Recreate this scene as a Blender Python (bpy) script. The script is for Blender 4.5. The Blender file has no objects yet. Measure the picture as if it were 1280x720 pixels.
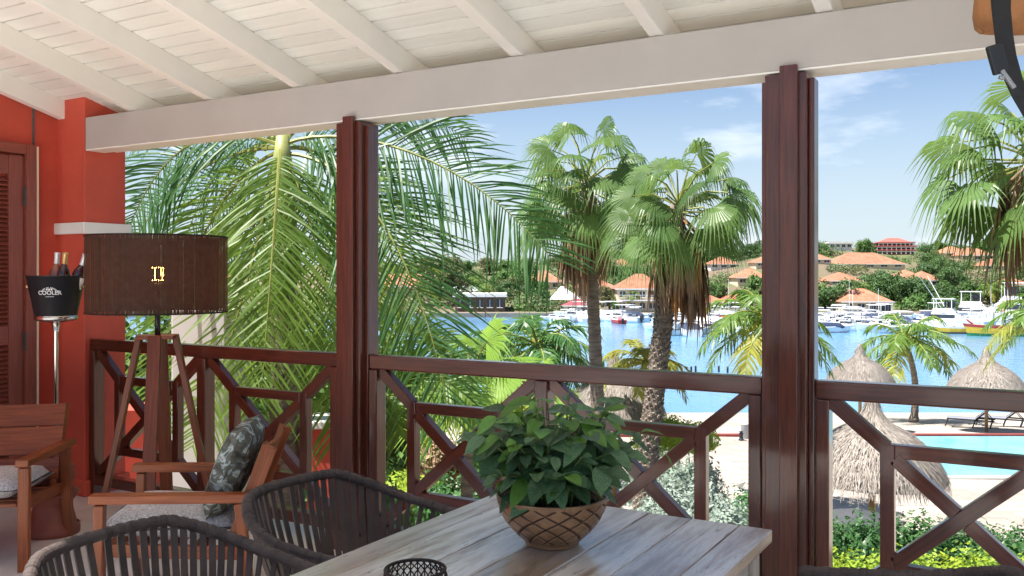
import bpy, math, random
from mathutils import Vector, Matrix, Euler
R = math.radians
random.seed(7)
scene = bpy.context.scene
COL = scene.collection

# ------------------------------------------------------------------ camera
FPX = 1124.0                       # focal length in photo pixels (1280 wide)
HOR = 344.0                        # pixel row of the horizon
EYE = 1.555
YAW = math.radians(30.4)
cam_data = bpy.data.cameras.new('camera')
cam_data.sensor_width = 36.0
cam_data.lens = 36.0 * FPX / 1280.0
cam_data.shift_y = -(360.0 - HOR) / 1280.0
cam_data.clip_start = 0.05
cam_data.clip_end = 9000
cam = bpy.data.objects.new('camera', cam_data)
cam.location = (0, 0, EYE)
cam.rotation_euler = (R(90), 0, YAW)
COL.objects.link(cam)
scene.camera = cam

# ------------------------------------------------------------------ sky, sun, exposure
SUN_EL = 65.0
SUN_DIR = Vector((-0.70, -0.71, 0)).normalized()       # horizontal direction towards the sun
SUN_DIR = Vector((SUN_DIR.x * math.cos(R(SUN_EL)), SUN_DIR.y * math.cos(R(SUN_EL)), math.sin(R(SUN_EL))))
world = bpy.data.worlds.new('World')
scene.world = world
world.use_nodes = True
wn, wl = world.node_tree.nodes, world.node_tree.links
wn.clear()
w_out = wn.new('ShaderNodeOutputWorld')
w_bg = wn.new('ShaderNodeBackground')
w_sky = wn.new('ShaderNodeTexSky')
w_sky.sky_type = 'NISHITA'
w_sky.sun_disc = False
w_sky.sun_elevation = R(SUN_EL)
w_sky.sun_rotation = math.atan2(SUN_DIR.x, SUN_DIR.y)
w_sky.altitude = 0
w_sky.air_density = 0.85
w_sky.dust_density = 0.1
w_sky.ozone_density = 2.0
w_tc = wn.new('ShaderNodeTexCoord')
w_map = wn.new('ShaderNodeMapping')
w_map.inputs['Scale'].default_value = (2.0, 2.0, 7.0)
w_map.inputs['Location'].default_value = (3.1, 0.4, 1.36)
w_map.inputs['Rotation'].default_value = (0, 0, R(19.8))
w_noise = wn.new('ShaderNodeTexNoise')
w_noise.inputs['Scale'].default_value = 1.6
w_noise.inputs['Detail'].default_value = 7
w_noise.inputs['Roughness'].default_value = 0.55
w_ramp = wn.new('ShaderNodeValToRGB')
w_ramp.color_ramp.elements[0].position = 0.53
w_ramp.color_ramp.elements[1].position = 0.78
w_mix = wn.new('ShaderNodeMixRGB')
w_mix.inputs['Color2'].default_value = (9.0, 9.3, 9.8, 1)
wl.new(w_tc.outputs['Generated'], w_map.inputs['Vector'])
wl.new(w_map.outputs['Vector'], w_noise.inputs['Vector'])
wl.new(w_noise.outputs['Fac'], w_ramp.inputs['Fac'])
wl.new(w_ramp.outputs['Color'], w_mix.inputs['Fac'])
w_sep = wn.new('ShaderNodeSeparateXYZ')
wl.new(w_tc.outputs['Generated'], w_sep.inputs['Vector'])
w_mr = wn.new('ShaderNodeMapRange')                 # pale sea haze low over the horizon, all round
w_mr.interpolation_type = 'SMOOTHSTEP'
w_mr.inputs['From Min'].default_value = -0.02; w_mr.inputs['From Max'].default_value = 0.27
w_mr.inputs['To Min'].default_value = 0.92; w_mr.inputs['To Max'].default_value = 0.0
wl.new(w_sep.outputs['Z'], w_mr.inputs['Value'])
w_hz = wn.new('ShaderNodeMixRGB')
w_hz.inputs['Color2'].default_value = (4.6, 5.3, 5.8, 1)
wl.new(w_mr.outputs['Result'], w_hz.inputs['Fac'])
wl.new(w_sky.outputs['Color'], w_hz.inputs['Color1'])
wl.new(w_hz.outputs['Color'], w_mix.inputs['Color1'])
wl.new(w_mix.outputs['Color'], w_bg.inputs['Color'])
w_bg.inputs['Strength'].default_value = 0.05
wl.new(w_bg.outputs['Background'], w_out.inputs['Surface'])

sun_data = bpy.data.lights.new('sun', 'SUN')
sun_data.energy = 4.2
sun_data.angle = R(0.5)
sun_data.color = (1.0, 0.95, 0.88)
sun = bpy.data.objects.new('sun', sun_data)
sun.rotation_euler = SUN_DIR.to_track_quat('Z', 'Y').to_euler()
sun.location = (-10, -20, 30)
COL.objects.link(sun)

scene.view_settings.view_transform = 'Standard'
scene.view_settings.look = 'None'
scene.view_settings.gamma = 1.0
scene.view_settings.exposure = 1.65
scene.view_settings.use_curve_mapping = False
scene.cycles.use_denoising = True
scene.cycles.max_bounces = 10
scene.cycles.diffuse_bounces = 6
scene.cycles.transparent_max_bounces = 16
scene.cycles.sample_clamp_indirect = 6.0

# ------------------------------------------------------------------ helpers
C30, S30 = math.cos(YAW), math.sin(YAW)
def at(px, py, D):
    """point of the place that lies D metres ahead of the camera, in the direction of photo pixel px, py"""
    r = (px - 640.0) / FPX * D
    return Vector((r * C30 - D * S30, r * S30 + D * C30, EYE - (py - HOR) / FPX * D))
def atz(px, D, z):
    p = at(px, HOR, D); p.z = z; return p
def ground_D(py, z):
    return (EYE - z) * FPX / (py - HOR)

ORG = {}
def V(*a): return Vector(a)

class MB:
    def __init__(self):
        self.v = []; self.f = []; self.uv = []; self.mi = []
    def add(self, p):
        self.v.append((p[0], p[1], p[2])); return len(self.v) - 1
    def face(self, idx, uv=None, m=0):
        self.f.append(tuple(idx)); self.uv.append(uv); self.mi.append(m)
    def frame_box(self, o, ax, ay, az, m=0):
        """box centred at o with half axis vectors; u runs along ax"""
        o = Vector(o); b = len(self.v)
        for sx in (-1, 1):
            for sy in (-1, 1):
                for sz in (-1, 1):
                    self.add(o + ax * sx + ay * sy + az * sz)
        lx, ly, lz = ax.length, ay.length, az.length
        du, dv = random.uniform(0, 20), random.uniform(0, 20)
        def q(i, a, bb):
            self.face([b + k for k in i], [(du + s * a, dv + t * bb) for s, t in ((-1, -1), (1, -1), (1, 1), (-1, 1))], m)
        q((0, 4, 5, 1), lx, lz); q((6, 2, 3, 7), lx, lz)
        q((2, 6, 4, 0), lx, ly); q((1, 5, 7, 3), lx, ly)
        q((2, 0, 1, 3), ly, lz); q((4, 6, 7, 5), ly, lz)
    def box(self, c, s, rz=0, m=0, along=None):
        """axis aligned box (turned by rz about z); grain runs along its longest side"""
        M = Matrix.Rotation(rz, 3, 'Z')
        ax = [M @ Vector((s[0] / 2, 0, 0)), M @ Vector((0, s[1] / 2, 0)), Vector((0, 0, s[2] / 2))]
        k = max(range(3), key=lambda i: s[i]) if along is None else along
        a, b2, c2 = ax[k], ax[(k + 1) % 3], ax[(k + 2) % 3]
        self.frame_box(c, a, b2, c2, m)
    def bar(self, p0, p1, w, h, up=(0, 0, 1), m=0):
        p0, p1 = Vector(p0), Vector(p1)
        d = p1 - p0; L = d.length; d.normalize()
        s = d.cross(Vector(up))
        if s.length < 1e-4: s = d.cross(Vector((1, 0, 0)))
        s.normalize(); u = s.cross(d)
        self.frame_box((p0 + p1) / 2, d * (L / 2), s * (w / 2), u * (h / 2), m)
    def tube(self, pts, rad, n=8, m=0, caps=True, ulen=None):
        pts = [Vector(p) for p in pts]
        if not isinstance(rad, (list, tuple)): rad = [rad] * len(pts)
        t0 = (pts[1] - pts[0]).normalized()
        ref = Vector((0, 0, 1)) if abs(t0.z) < 0.9 else Vector((1, 0, 0))
        prev_s = t0.cross(ref).normalized()
        base = len(self.v); L = 0
        us = []
        for i, p in enumerate(pts):
            if i == 0: t = pts[1] - pts[0]
            elif i == len(pts) - 1: t = pts[-1] - pts[-2]
            else: t = pts[i + 1] - pts[i - 1]
            t.normalize()
            s = prev_s - t * prev_s.dot(t)
            s.normalize(); prev_s = s
            u = t.cross(s)
            if i: L += (pts[i] - pts[i - 1]).length
            us.append(L)
            for k in range(n):
                a = 2 * math.pi * k / n
                self.add(p + (s * math.cos(a) + u * math.sin(a)) * rad[i])
        for i in range(len(pts) - 1):
            for k in range(n):
                k2 = (k + 1) % n
                self.face((base + i * n + k, base + i * n + k2, base + (i + 1) * n + k2, base + (i + 1) * n + k),
                          [(us[i], k / n), (us[i], (k + 1) / n), (us[i + 1], (k + 1) / n), (us[i + 1], k / n)], m)
        if caps:
            self.face([base + k for k in range(n)][::-1], None, m)
            self.face([base + (len(pts) - 1) * n + k for k in range(n)], None, m)
    def lathe(self, prof, n=32, c=(0, 0, 0), m=0, fn=None):
        base = len(self.v)
        for j, (r, z) in enumerate(prof):
            for k in range(n):
                a = 2 * math.pi * k / n
                rr = r if fn is None else fn(r, z, a, j)
                self.add((c[0] + rr * math.cos(a), c[1] + rr * math.sin(a), c[2] + z))
        for j in range(len(prof) - 1):
            for k in range(n):
                k2 = (k + 1) % n
                self.face((base + j * n + k, base + j * n + k2, base + (j + 1) * n + k2, base + (j + 1) * n + k),
                          [(k / n, j / 10), ((k + 1) / n, j / 10), ((k + 1) / n, (j + 1) / 10), (k / n, (j + 1) / 10)], m)
    def quad(self, a, b, c, d, m=0, uv=None):
        i = [self.add(p) for p in (a, b, c, d)]
        self.face(i, uv or [(0, 0), (1, 0), (1, 1), (0, 1)], m)
    def mesh(self, name, mats, smooth=False):
        me = bpy.data.meshes.new(name)
        me.from_pydata(self.v, [], self.f)
        if not isinstance(mats, (list, tuple)): mats = [mats]
        for mm in mats: me.materials.append(mm)
        lay = me.uv_layers.new(name='UVMap')
        flat = []
        for f, u in zip(self.f, self.uv):
            if u is None: flat += [0.0, 0.0] * len(f)
            else:
                for a in u: flat += [a[0], a[1]]
        lay.data.foreach_set('uv', flat)
        me.polygons.foreach_set('material_index', self.mi)
        if smooth: me.polygons.foreach_set('use_smooth', [True] * len(self.f))
        me.update()
        return me

def link(name, me, parent=None):
    o = bpy.data.objects.new(name, me)
    COL.objects.link(o)
    if parent is not None: o.parent = parent
    return o
def obj(name, mb, mats, parent=None, world=True, smooth=False, bevel=0.0):
    """one mesh object; with world=True the builder's vertices are world coordinates"""
    org = ORG.get(parent.name if parent is not None else None, Vector((0, 0, 0)))
    if parent is not None and world and org.length > 0:
        mb.v = [(x - org.x, y - org.y, z - org.z) for x, y, z in mb.v]
    o = link(name, mb.mesh(name, mats, smooth), parent)
    if parent is not None: ORG[o.name] = org
    if bevel > 0:
        b = o.modifiers.new('bevel', 'BEVEL'); b.width = bevel; b.segments = 2; b.limit_method = 'ANGLE'; b.angle_limit = R(50)
    return o
def thing(name, label, cat, loc=(0, 0, 0), rz=0, group=None):
    o = bpy.data.objects.new(name, None); COL.objects.link(o)
    o.empty_display_size = 0.1
    o.location = loc; o.rotation_euler = (0, 0, rz)
    ORG[o.name] = Vector(loc)
    return tag(o, label, cat, group)
def tag(o, label, cat, group=None):
    o['label'] = label; o['category'] = cat
    if group: o['group'] = group
    return o
def struct(o, label=None, cat=None):
    o['kind'] = 'structure'
    if label: o['label'] = label
    if cat: o['category'] = cat
    return o
def copy_tree(o, parent=None):
    c = o.copy(); COL.objects.link(c)
    if parent is not None: c.parent = parent
    for ch in list(o.children): copy_tree(ch, c)
    return c

# ------------------------------------------------------------------ materials
def _new(name):
    m = bpy.data.materials.new(name); m.use_nodes = True
    nt = m.node_tree
    return m, nt, nt.nodes['Principled BSDF'], nt.nodes['Material Output']
def _noise(nt, coord, scale, detail=4, rough=0.55, stretch=(1, 1, 1), dist=0.0):
    tc = nt.nodes.new('ShaderNodeTexCoord')
    mp = nt.nodes.new('ShaderNodeMapping'); mp.inputs['Scale'].default_value = stretch
    n = nt.nodes.new('ShaderNodeTexNoise')
    n.inputs['Scale'].default_value = scale; n.inputs['Detail'].default_value = detail
    n.inputs['Roughness'].default_value = rough; n.inputs['Distortion'].default_value = dist
    nt.links.new(tc.outputs[coord], mp.inputs['Vector']); nt.links.new(mp.outputs['Vector'], n.inputs['Vector'])
    return n
def _ramp(nt, src, stops):
    r = nt.nodes.new('ShaderNodeValToRGB')
    e = r.color_ramp.elements
    while len(e) < len(stops): e.new(0.5)
    for k, (p, c) in enumerate(stops):
        e[k].position = p; e[k].color = (c[0], c[1], c[2], 1)
    nt.links.new(src, r.inputs['Fac'])
    return r
def _bump(nt, bsdf, src, strength, dist=0.01):
    b = nt.nodes.new('ShaderNodeBump'); b.inputs['Strength'].default_value = strength; b.inputs['Distance'].default_value = dist
    nt.links.new(src, b.inputs['Height']); nt.links.new(b.outputs['Normal'], bsdf.inputs['Normal'])
def _vary(nt, src, bsdf, amount):
    """each object of the material a little lighter or darker"""
    oi = nt.nodes.new('ShaderNodeObjectInfo')
    hs = nt.nodes.new('ShaderNodeHueSaturation')
    mr = nt.nodes.new('ShaderNodeMapRange'); mr.inputs['To Min'].default_value = 1 - amount; mr.inputs['To Max'].default_value = 1 + amount
    nt.links.new(oi.outputs['Random'], mr.inputs['Value']); nt.links.new(mr.outputs['Result'], hs.inputs['Value'])
    nt.links.new(src, hs.inputs['Color']); nt.links.new(hs.outputs['Color'], bsdf.inputs['Base Color'])
def pm(name, c, rough=0.5, var=0.18, scale=6.0, bump=0.0, metallic=0.0, coord='Object', stretch=(1, 1, 1), coat=0.0,
       c2=None, bump_scale=None, vary=0.0, spec=0.5, bdist=0.01, lo=0.3, hi=0.7, coat_rough=0.1):
    m, nt, b, out = _new(name)
    n = _noise(nt, coord, scale, 5, 0.6, stretch)
    a = tuple(x * (1 - var) for x in c); z = tuple(min(1, x * (1 + var)) for x in c) if c2 is None else c2
    r = _ramp(nt, n.outputs['Fac'], [(lo, a), (hi, z)])
    if vary: _vary(nt, r.outputs['Color'], b, vary)
    else: nt.links.new(r.outputs['Color'], b.inputs['Base Color'])
    b.inputs['Roughness'].default_value = rough; b.inputs['Metallic'].default_value = metallic
    b.inputs['Coat Weight'].default_value = coat; b.inputs['Coat Roughness'].default_value = coat_rough
    b.inputs['Specular IOR Level'].default_value = spec
    if bump:
        n2 = _noise(nt, coord, bump_scale or scale * 4, 4, 0.6, stretch)
        _bump(nt, b, n2.outputs['Fac'], bump, bdist)
    return m
def wood(name, c, c2, rough=0.35, coat=0.3, bump=0.15, grain=(1.2, 26, 26), scale=3.0, vary=0.12, coat_rough=0.15):
    m, nt, b, out = _new(name)
    n = _noise(nt, 'UV', scale, 6, 0.6, grain, 0.4)
    n3 = _noise(nt, 'UV', 1.3, 2, 0.5, (1, 2, 2))
    r = _ramp(nt, n.outputs['Fac'], [(0.28, c), (0.72, c2)])
    mx = nt.nodes.new('ShaderNodeMixRGB'); mx.blend_type = 'MULTIPLY'; mx.inputs['Fac'].default_value = 0.5
    r2 = _ramp(nt, n3.outputs['Fac'], [(0.3, (0.6, 0.6, 0.6)), (0.7, (1.25, 1.25, 1.25))])
    nt.links.new(r.outputs['Color'], mx.inputs['Color1']); nt.links.new(r2.outputs['Color'], mx.inputs['Color2'])
    _vary(nt, mx.outputs['Color'], b, vary)
    b.inputs['Roughness'].default_value = rough
    b.inputs['Coat Weight'].default_value = coat; b.inputs['Coat Roughness'].default_value = coat_rough
    b.inputs['Specular IOR Level'].default_value = 0.3
    _bump(nt, b, n.outputs['Fac'], bump, 0.003)
    return m
def leafm(name, c, c2, trans=0.35, rough=0.45, scale=3.0, tcol=None, vary=0.15, veins=None, spec=0.25):
    m, nt, b, out = _new(name)
    n = _noise(nt, 'Object', scale, 4, 0.6)
    r = _ramp(nt, n.outputs['Fac'], [(0.3, c), (0.7, c2)])
    col = r.outputs['Color']
    if veins:
        tc = nt.nodes.new('ShaderNodeTexCoord')
        vo = nt.nodes.new('ShaderNodeTexVoronoi'); vo.feature = 'DISTANCE_TO_EDGE'; vo.inputs['Scale'].default_value = veins[0]
        nt.links.new(tc.outputs['Object'], vo.inputs['Vector'])
        vr = _ramp(nt, vo.outputs['Distance'], [(0.02, (1, 1, 1)), (0.09, (0, 0, 0))])
        mx = nt.nodes.new('ShaderNodeMixRGB'); mx.inputs['Color2'].default_value = (*veins[1], 1)
        ml = nt.nodes.new('ShaderNodeMath'); ml.operation = 'MULTIPLY'; ml.inputs[1].default_value = veins[2]
        nt.links.new(vr.outputs['Color'], ml.inputs[0]); nt.links.new(ml.outputs[0], mx.inputs['Fac'])
        nt.links.new(col, mx.inputs['Color1']); col = mx.outputs['Color']
    _vary(nt, col, b, vary)
    b.inputs['Roughness'].default_value = rough; b.inputs['Specular IOR Level'].default_value = spec
    if trans > 0:
        t = nt.nodes.new('ShaderNodeBsdfTranslucent')
        t.inputs['Color'].default_value = (*(tcol or tuple(min(1, x * 1.7) for x in c2)), 1)
        mix = nt.nodes.new('ShaderNodeMixShader'); mix.inputs['Fac'].default_value = trans
        nt.links.new(b.outputs['BSDF'], mix.inputs[1]); nt.links.new(t.outputs['BSDF'], mix.inputs[2])
        nt.links.new(mix.outputs['Shader'], out.inputs['Surface'])
    return m
def emit(name, c, s):
    m, nt, b, out = _new(name)
    b.inputs['Base Color'].default_value = (*c, 1)
    b.inputs['Emission Color'].default_value = (*c, 1); b.inputs['Emission Strength'].default_value = s
    return m

M = {}
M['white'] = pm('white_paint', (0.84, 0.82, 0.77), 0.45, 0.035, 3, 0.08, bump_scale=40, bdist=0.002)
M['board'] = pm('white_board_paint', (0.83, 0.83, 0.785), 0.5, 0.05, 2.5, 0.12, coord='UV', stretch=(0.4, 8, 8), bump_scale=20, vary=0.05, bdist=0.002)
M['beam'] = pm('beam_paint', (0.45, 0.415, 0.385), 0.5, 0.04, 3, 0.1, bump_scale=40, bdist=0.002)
M['dark'] = pm('gap_dark', (0.10, 0.09, 0.085), 0.9)
M['mahogany'] = wood('varnished_mahogany', (0.040, 0.008, 0.004), (0.135, 0.029, 0.012), 0.36, 0.75, 0.10, vary=0.16, coat_rough=0.10)
M['teak'] = wood('oiled_teak', (0.17, 0.038, 0.011), (0.34, 0.092, 0.028), 0.45, 0.15, 0.14, vary=0.12)
M['lampwood'] = wood('stained_lamp_wood', (0.125, 0.026, 0.009), (0.235, 0.056, 0.018), 0.42, 0.2, 0.1, vary=0.1)
M['redwall'] = pm('red_plaster', (0.55, 0.080, 0.045), 0.7, 0.16, 1.6, 0.35, bump_scale=26, bdist=0.003)
M['redwood'] = wood('red_painted_door_wood', (0.19, 0.045, 0.030), (0.27, 0.070, 0.045), 0.45, 0.15, 0.1)
M['tile'] = pm('cream_floor_tile', (0.75, 0.73, 0.69), 0.25, 0.07, 2.5, 0.04, bump_scale=30, vary=0.05)
M['grout'] = pm('grout', (0.38, 0.35, 0.31), 0.9, 0.1, 20)
M['black'] = pm('black_plastic', (0.010, 0.012, 0.016), 0.42, 0.15, 5)
M['strap'] = pm('black_webbing', (0.010, 0.011, 0.014), 0.7, 0.3, 60, 0.3, coord='Object', bdist=0.002)
M['chrome'] = pm('polished_steel', (0.62, 0.60, 0.56), 0.18, 0.06, 5, metallic=1.0)
M['brass'] = pm('brass_knob', (0.55, 0.40, 0.22), 0.3, 0.06, 5, metallic=1.0)
M['print'] = pm('white_print', (0.8, 0.8, 0.8), 0.6, 0.03)
M['rope'] = pm('charcoal_rope', (0.054, 0.038, 0.034), 0.75, 0.35, 9, 0.6, bump_scale=220, bdist=0.002, vary=0.18)
M['alu'] = pm('charcoal_metal', (0.05, 0.045, 0.045), 0.5, 0.1)
M['cushion'] = pm('grey_woven_cushion', (0.52, 0.53, 0.55), 0.95, 0.42, 110, 0.4, bump_scale=260, bdist=0.002, lo=0.35, hi=0.65)
M['thread'] = leafm('brown_thread', (0.020, 0.013, 0.011), (0.042, 0.027, 0.022), 0.16, 0.8, 30, (0.17, 0.075, 0.03), 0.1)
M['glass_bulb'] = pm('bulb_glass', (0.9, 0.8, 0.6), 0.05)
M['filament'] = emit('filament_glow', (1.0, 0.50, 0.14), 14.0)
M['clay'] = pm('red_clay', (0.24, 0.060, 0.040), 0.6, 0.15, 5, 0.1)
M['soil'] = pm('potting_soil', (0.03, 0.02, 0.015), 1.0, 0.4, 30, 0.8)
M['bronze'] = pm('bronze_glaze', (0.24, 0.115, 0.050), 0.30, 0.4, 9, 0.1, coat=0.25, c2=(0.42, 0.23, 0.115), metallic=0.35)
M['canvas'] = pm('tan_canvas', (0.36, 0.16, 0.06), 0.8, 0.25, 8, 0.4, bump_scale=40)
M['wire'] = pm('dark_wire', (0.016, 0.011, 0.010), 0.6, 0.1, spec=0.25)
M['candle'] = pm('ivory_wax', (0.75, 0.68, 0.55), 0.5, 0.05)
M['wine'] = pm('rose_bottle_glass', (0.30, 0.09, 0.05), 0.08, 0.2, 8, coat=0.5)
M['wine_dark'] = pm('dark_bottle_glass', (0.05, 0.012, 0.014), 0.08, 0.2, 8, coat=0.5)
M['label'] = pm('bottle_label', (0.78, 0.74, 0.70), 0.7, 0.06, 20)
M['foil'] = pm('foil_silver', (0.66, 0.64, 0.66), 0.35, 0.08, 12, metallic=0.4)
M['foil_gold'] = pm('foil_gold', (0.60, 0.38, 0.16), 0.35, 0.1, 12, metallic=0.5)
M['sand'] = pm('pale_sand', (0.33, 0.285, 0.24), 0.95, 0.16, 0.35, 0.5, c2=(0.41, 0.36, 0.31), bump_scale=6, bdist=0.05)
M['earth'] = pm('garden_earth', (0.20, 0.14, 0.09), 0.95, 0.3, 1.2, 0.6, bump_scale=8, bdist=0.05)
M['paver'] = pm('stone_paver', (0.33, 0.285, 0.245), 0.85, 0.14, 2, 0.3, bump_scale=20, vary=0.16)
M['poolwater'] = pm('pool_water', (0.13, 0.44, 0.55), 0.06, 0.10, 0.7, 0.35, c2=(0.20, 0.52, 0.62), bump_scale=2.5, bdist=0.03)
M['redkerb'] = pm('red_kerb_paint', (0.22, 0.045, 0.04), 0.8, 0.15, 3)
M['coping'] = pm('pale_coping', (0.60, 0.60, 0.58), 0.8, 0.1, 5)
M['thatch'] = pm('palm_thatch', (0.24, 0.205, 0.175), 0.95, 0.4, 2.3, coord='UV', c2=(0.44, 0.39, 0.345), lo=0.35, hi=0.65, vary=0.05)
M['pole'] = wood('raw_pole', (0.34, 0.20, 0.09), (0.50, 0.32, 0.16), 0.7, 0, 0.2)
M['frond'] = leafm('coconut_frond', (0.075, 0.155, 0.025), (0.17, 0.27, 0.048), 0.42, 0.42, 1.2, (0.34, 0.48, 0.08), 0.25)
M['frond_mid'] = leafm('frond_mid_green', (0.06, 0.13, 0.028), (0.13, 0.215, 0.045), 0.38, 0.38, 1.2, (0.26, 0.40, 0.07), 0.22)
M['frond_dark'] = leafm('frond_blue_green', (0.035, 0.105, 0.035), (0.075, 0.17, 0.050), 0.35, 0.38, 1.2, (0.16, 0.32, 0.06), 0.2)
M['frond_yellow'] = leafm('frond_yellow', (0.16, 0.21, 0.03), (0.32, 0.30, 0.05), 0.4, 0.45, 0.8, (0.46, 0.44, 0.08), 0.2)
M['rachis'] = pm('frond_rachis', (0.22, 0.23, 0.05), 0.5, 0.25, 3, c2=(0.28, 0.31, 0.08), spec=0.25)
M['fan'] = leafm('fan_leaf', (0.056, 0.118, 0.034), (0.120, 0.200, 0.058), 0.36, 0.38, 1.0, (0.20, 0.32, 0.07), 0.28)
M['fan_bright'] = leafm('fan_leaf_bright', (0.12, 0.24, 0.03), (0.24, 0.37, 0.05), 0.4, 0.45, 1.0, (0.42, 0.55, 0.08), 0.2)
M['dead'] = leafm('dead_leaf', (0.22, 0.135, 0.080), (0.43, 0.30, 0.195), 0.15, 0.8, 2.0, (0.35, 0.2, 0.1), 0.3)
M['dead_orange'] = leafm('dead_leaf_orange', (0.26, 0.105, 0.030), (0.36, 0.17, 0.06), 0.15, 0.8, 2.0, (0.4, 0.2, 0.06), 0.25)
M['trunk'] = pm('palm_trunk', (0.16, 0.125, 0.10), 0.9, 0.35, 4, 0.9, c2=(0.33, 0.27, 0.22), stretch=(1, 1, 5), bdist=0.03)
M['crownshaft'] = pm('crown_shaft', (0.30, 0.30, 0.09), 0.5, 0.25, 3, 0.2, c2=(0.34, 0.38, 0.12))
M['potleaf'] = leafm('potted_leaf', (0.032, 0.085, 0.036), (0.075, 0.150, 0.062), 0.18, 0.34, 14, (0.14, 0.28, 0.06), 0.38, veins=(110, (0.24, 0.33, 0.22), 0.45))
M['potleaf_lit'] = leafm('potted_leaf_lit', (0.075, 0.18, 0.035), (0.14, 0.28, 0.055), 0.28, 0.35, 14, (0.26, 0.48, 0.08), 0.25)  # lighter leaf copy: light on the upper leaves put into its colour
M['stem'] = pm('plant_stem', (0.10, 0.15, 0.04), 0.6)
M['hedge_dark'] = leafm('hedge_dark_green', (0.028, 0.085, 0.026), (0.075, 0.17, 0.055), 0.25, 0.35, 2.5, None, 0.1)
M['hedge_lime'] = leafm('hedge_lime', (0.17, 0.27, 0.025), (0.34, 0.43, 0.05), 0.3, 0.5, 2.5, None, 0.1)
M['silver'] = leafm('silver_leaf', (0.19, 0.25, 0.21), (0.36, 0.42, 0.36), 0.15, 0.7, 3, None, 0.1)
M['greygreen'] = leafm('grey_green_leaf', (0.14, 0.19, 0.15), (0.25, 0.31, 0.25), 0.15, 0.6, 3, None, 0.1)
M['tree1'] = leafm('tree_leaf_deep', (0.040, 0.088, 0.030), (0.085, 0.155, 0.050), 0.22, 0.5, 0.5, None, 0.25)
M['tree2'] = leafm('tree_leaf_mid', (0.045, 0.105, 0.026), (0.10, 0.185, 0.045), 0.22, 0.5, 0.5, None, 0.25)
M['tree3'] = leafm('tree_leaf_olive', (0.085, 0.100, 0.042), (0.16, 0.17, 0.075), 0.22, 0.5, 0.5, None, 0.25)
M['bark'] = pm('bark', (0.12, 0.085, 0.06), 0.9, 0.3, 4, 0.5)
M['rooftile'] = pm('terracotta_roof', (0.30, 0.115, 0.062), 0.85, 0.18, 0.9, 0.4, c2=(0.40, 0.175, 0.105), bump_scale=5, bdist=0.08, vary=0.12)
M['cream'] = pm('cream_render', (0.70, 0.56, 0.40), 0.9, 0.06, 1.0, vary=0.06)
M['pink'] = pm('pink_render', (0.50, 0.17, 0.15), 0.9, 0.1, 1.0)
M['pinkroof'] = pm('red_roof', (0.42, 0.10, 0.08), 0.9, 0.12, 1.0)
M['bwhite'] = pm('white_render', (0.76, 0.74, 0.71), 0.8, 0.05, 1.0)
M['greyroof'] = pm('grey_metal_roof', (0.36, 0.38, 0.42), 0.55, 0.12, 1.2)
M['maroon'] = pm('maroon_metal_roof', (0.24, 0.055, 0.065), 0.6, 0.1, 1.5)
M['window'] = pm('dark_window', (0.035, 0.045, 0.06), 0.15, 0.3, 2)
M['gel'] = pm('white_gelcoat', (0.80, 0.80, 0.80), 0.3, 0.04, 1.5)
M['gelgrey'] = pm('pale_blue_grey_gelcoat', (0.46, 0.54, 0.56), 0.35, 0.06, 1.5)
M['dusk'] = pm('dark_grey_canvas', (0.05, 0.052, 0.06), 0.8)
M['navy'] = pm('navy_canvas', (0.025, 0.04, 0.085), 0.6, 0.2, 3)
M['engine'] = pm('outboard_black', (0.02, 0.022, 0.028), 0.4)
M['boat_red'] = pm('boat_red', (0.45, 0.05, 0.04), 0.5)
M['boat_yellow'] = pm('boat_yellow', (0.75, 0.47, 0.04), 0.5)
M['boat_green'] = pm('boat_green', (0.03, 0.22, 0.08), 0.5)
M['boat_brown'] = pm('boat_brown', (0.14, 0.06, 0.045), 0.6)
M['orange'] = pm('life_orange', (0.75, 0.16, 0.06), 0.6)
M['greymetal'] = pm('grey_metal', (0.30, 0.31, 0.33), 0.4, 0.1, 4, metallic=0.4)
M['mesh_sling'] = pm('sling_mesh', (0.20, 0.21, 0.26), 0.8, 0.15, 60)
# ------------------------------------------------------------------ the balcony: floor, wall, ceiling
RAIL_Y = 4.0
ROOF_Z, SLOPE, RAFT = 2.655, 0.265, 0.135
def zr(y): return ROOF_Z + SLOPE * (4.0 - y)          # underside of the rafters
def zb(y): return zr(y) + RAFT                        # underside of the boards
mb = MB(); mb.box((-1.3, -2.4, -0.13), (9.7, 13.24, 0.24))
floor = struct(obj('floor', mb, M['tile'], bevel=0.004), 'cream tiled balcony floor', None)
mb = MB(); mb.box((-3.17, 2.3, -0.009), (5.8, 3.75, 0.008)); obj('grout', mb, M['grout'], floor)
tile_me = None
for i in range(10):
    for j in range(6):
        if tile_me is None:
            t = MB(); t.box((0, 0, 0), (0.576, 0.616, 0.012)); tile_me = t.mesh('tile', M['tile'])
        o = link('tile', tile_me, floor)
        o.location = (-5.78 + i * 0.58, 0.76 + j * 0.62, -0.006 + 0.0006 * ((i * 7 + j * 3) % 3))

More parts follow.
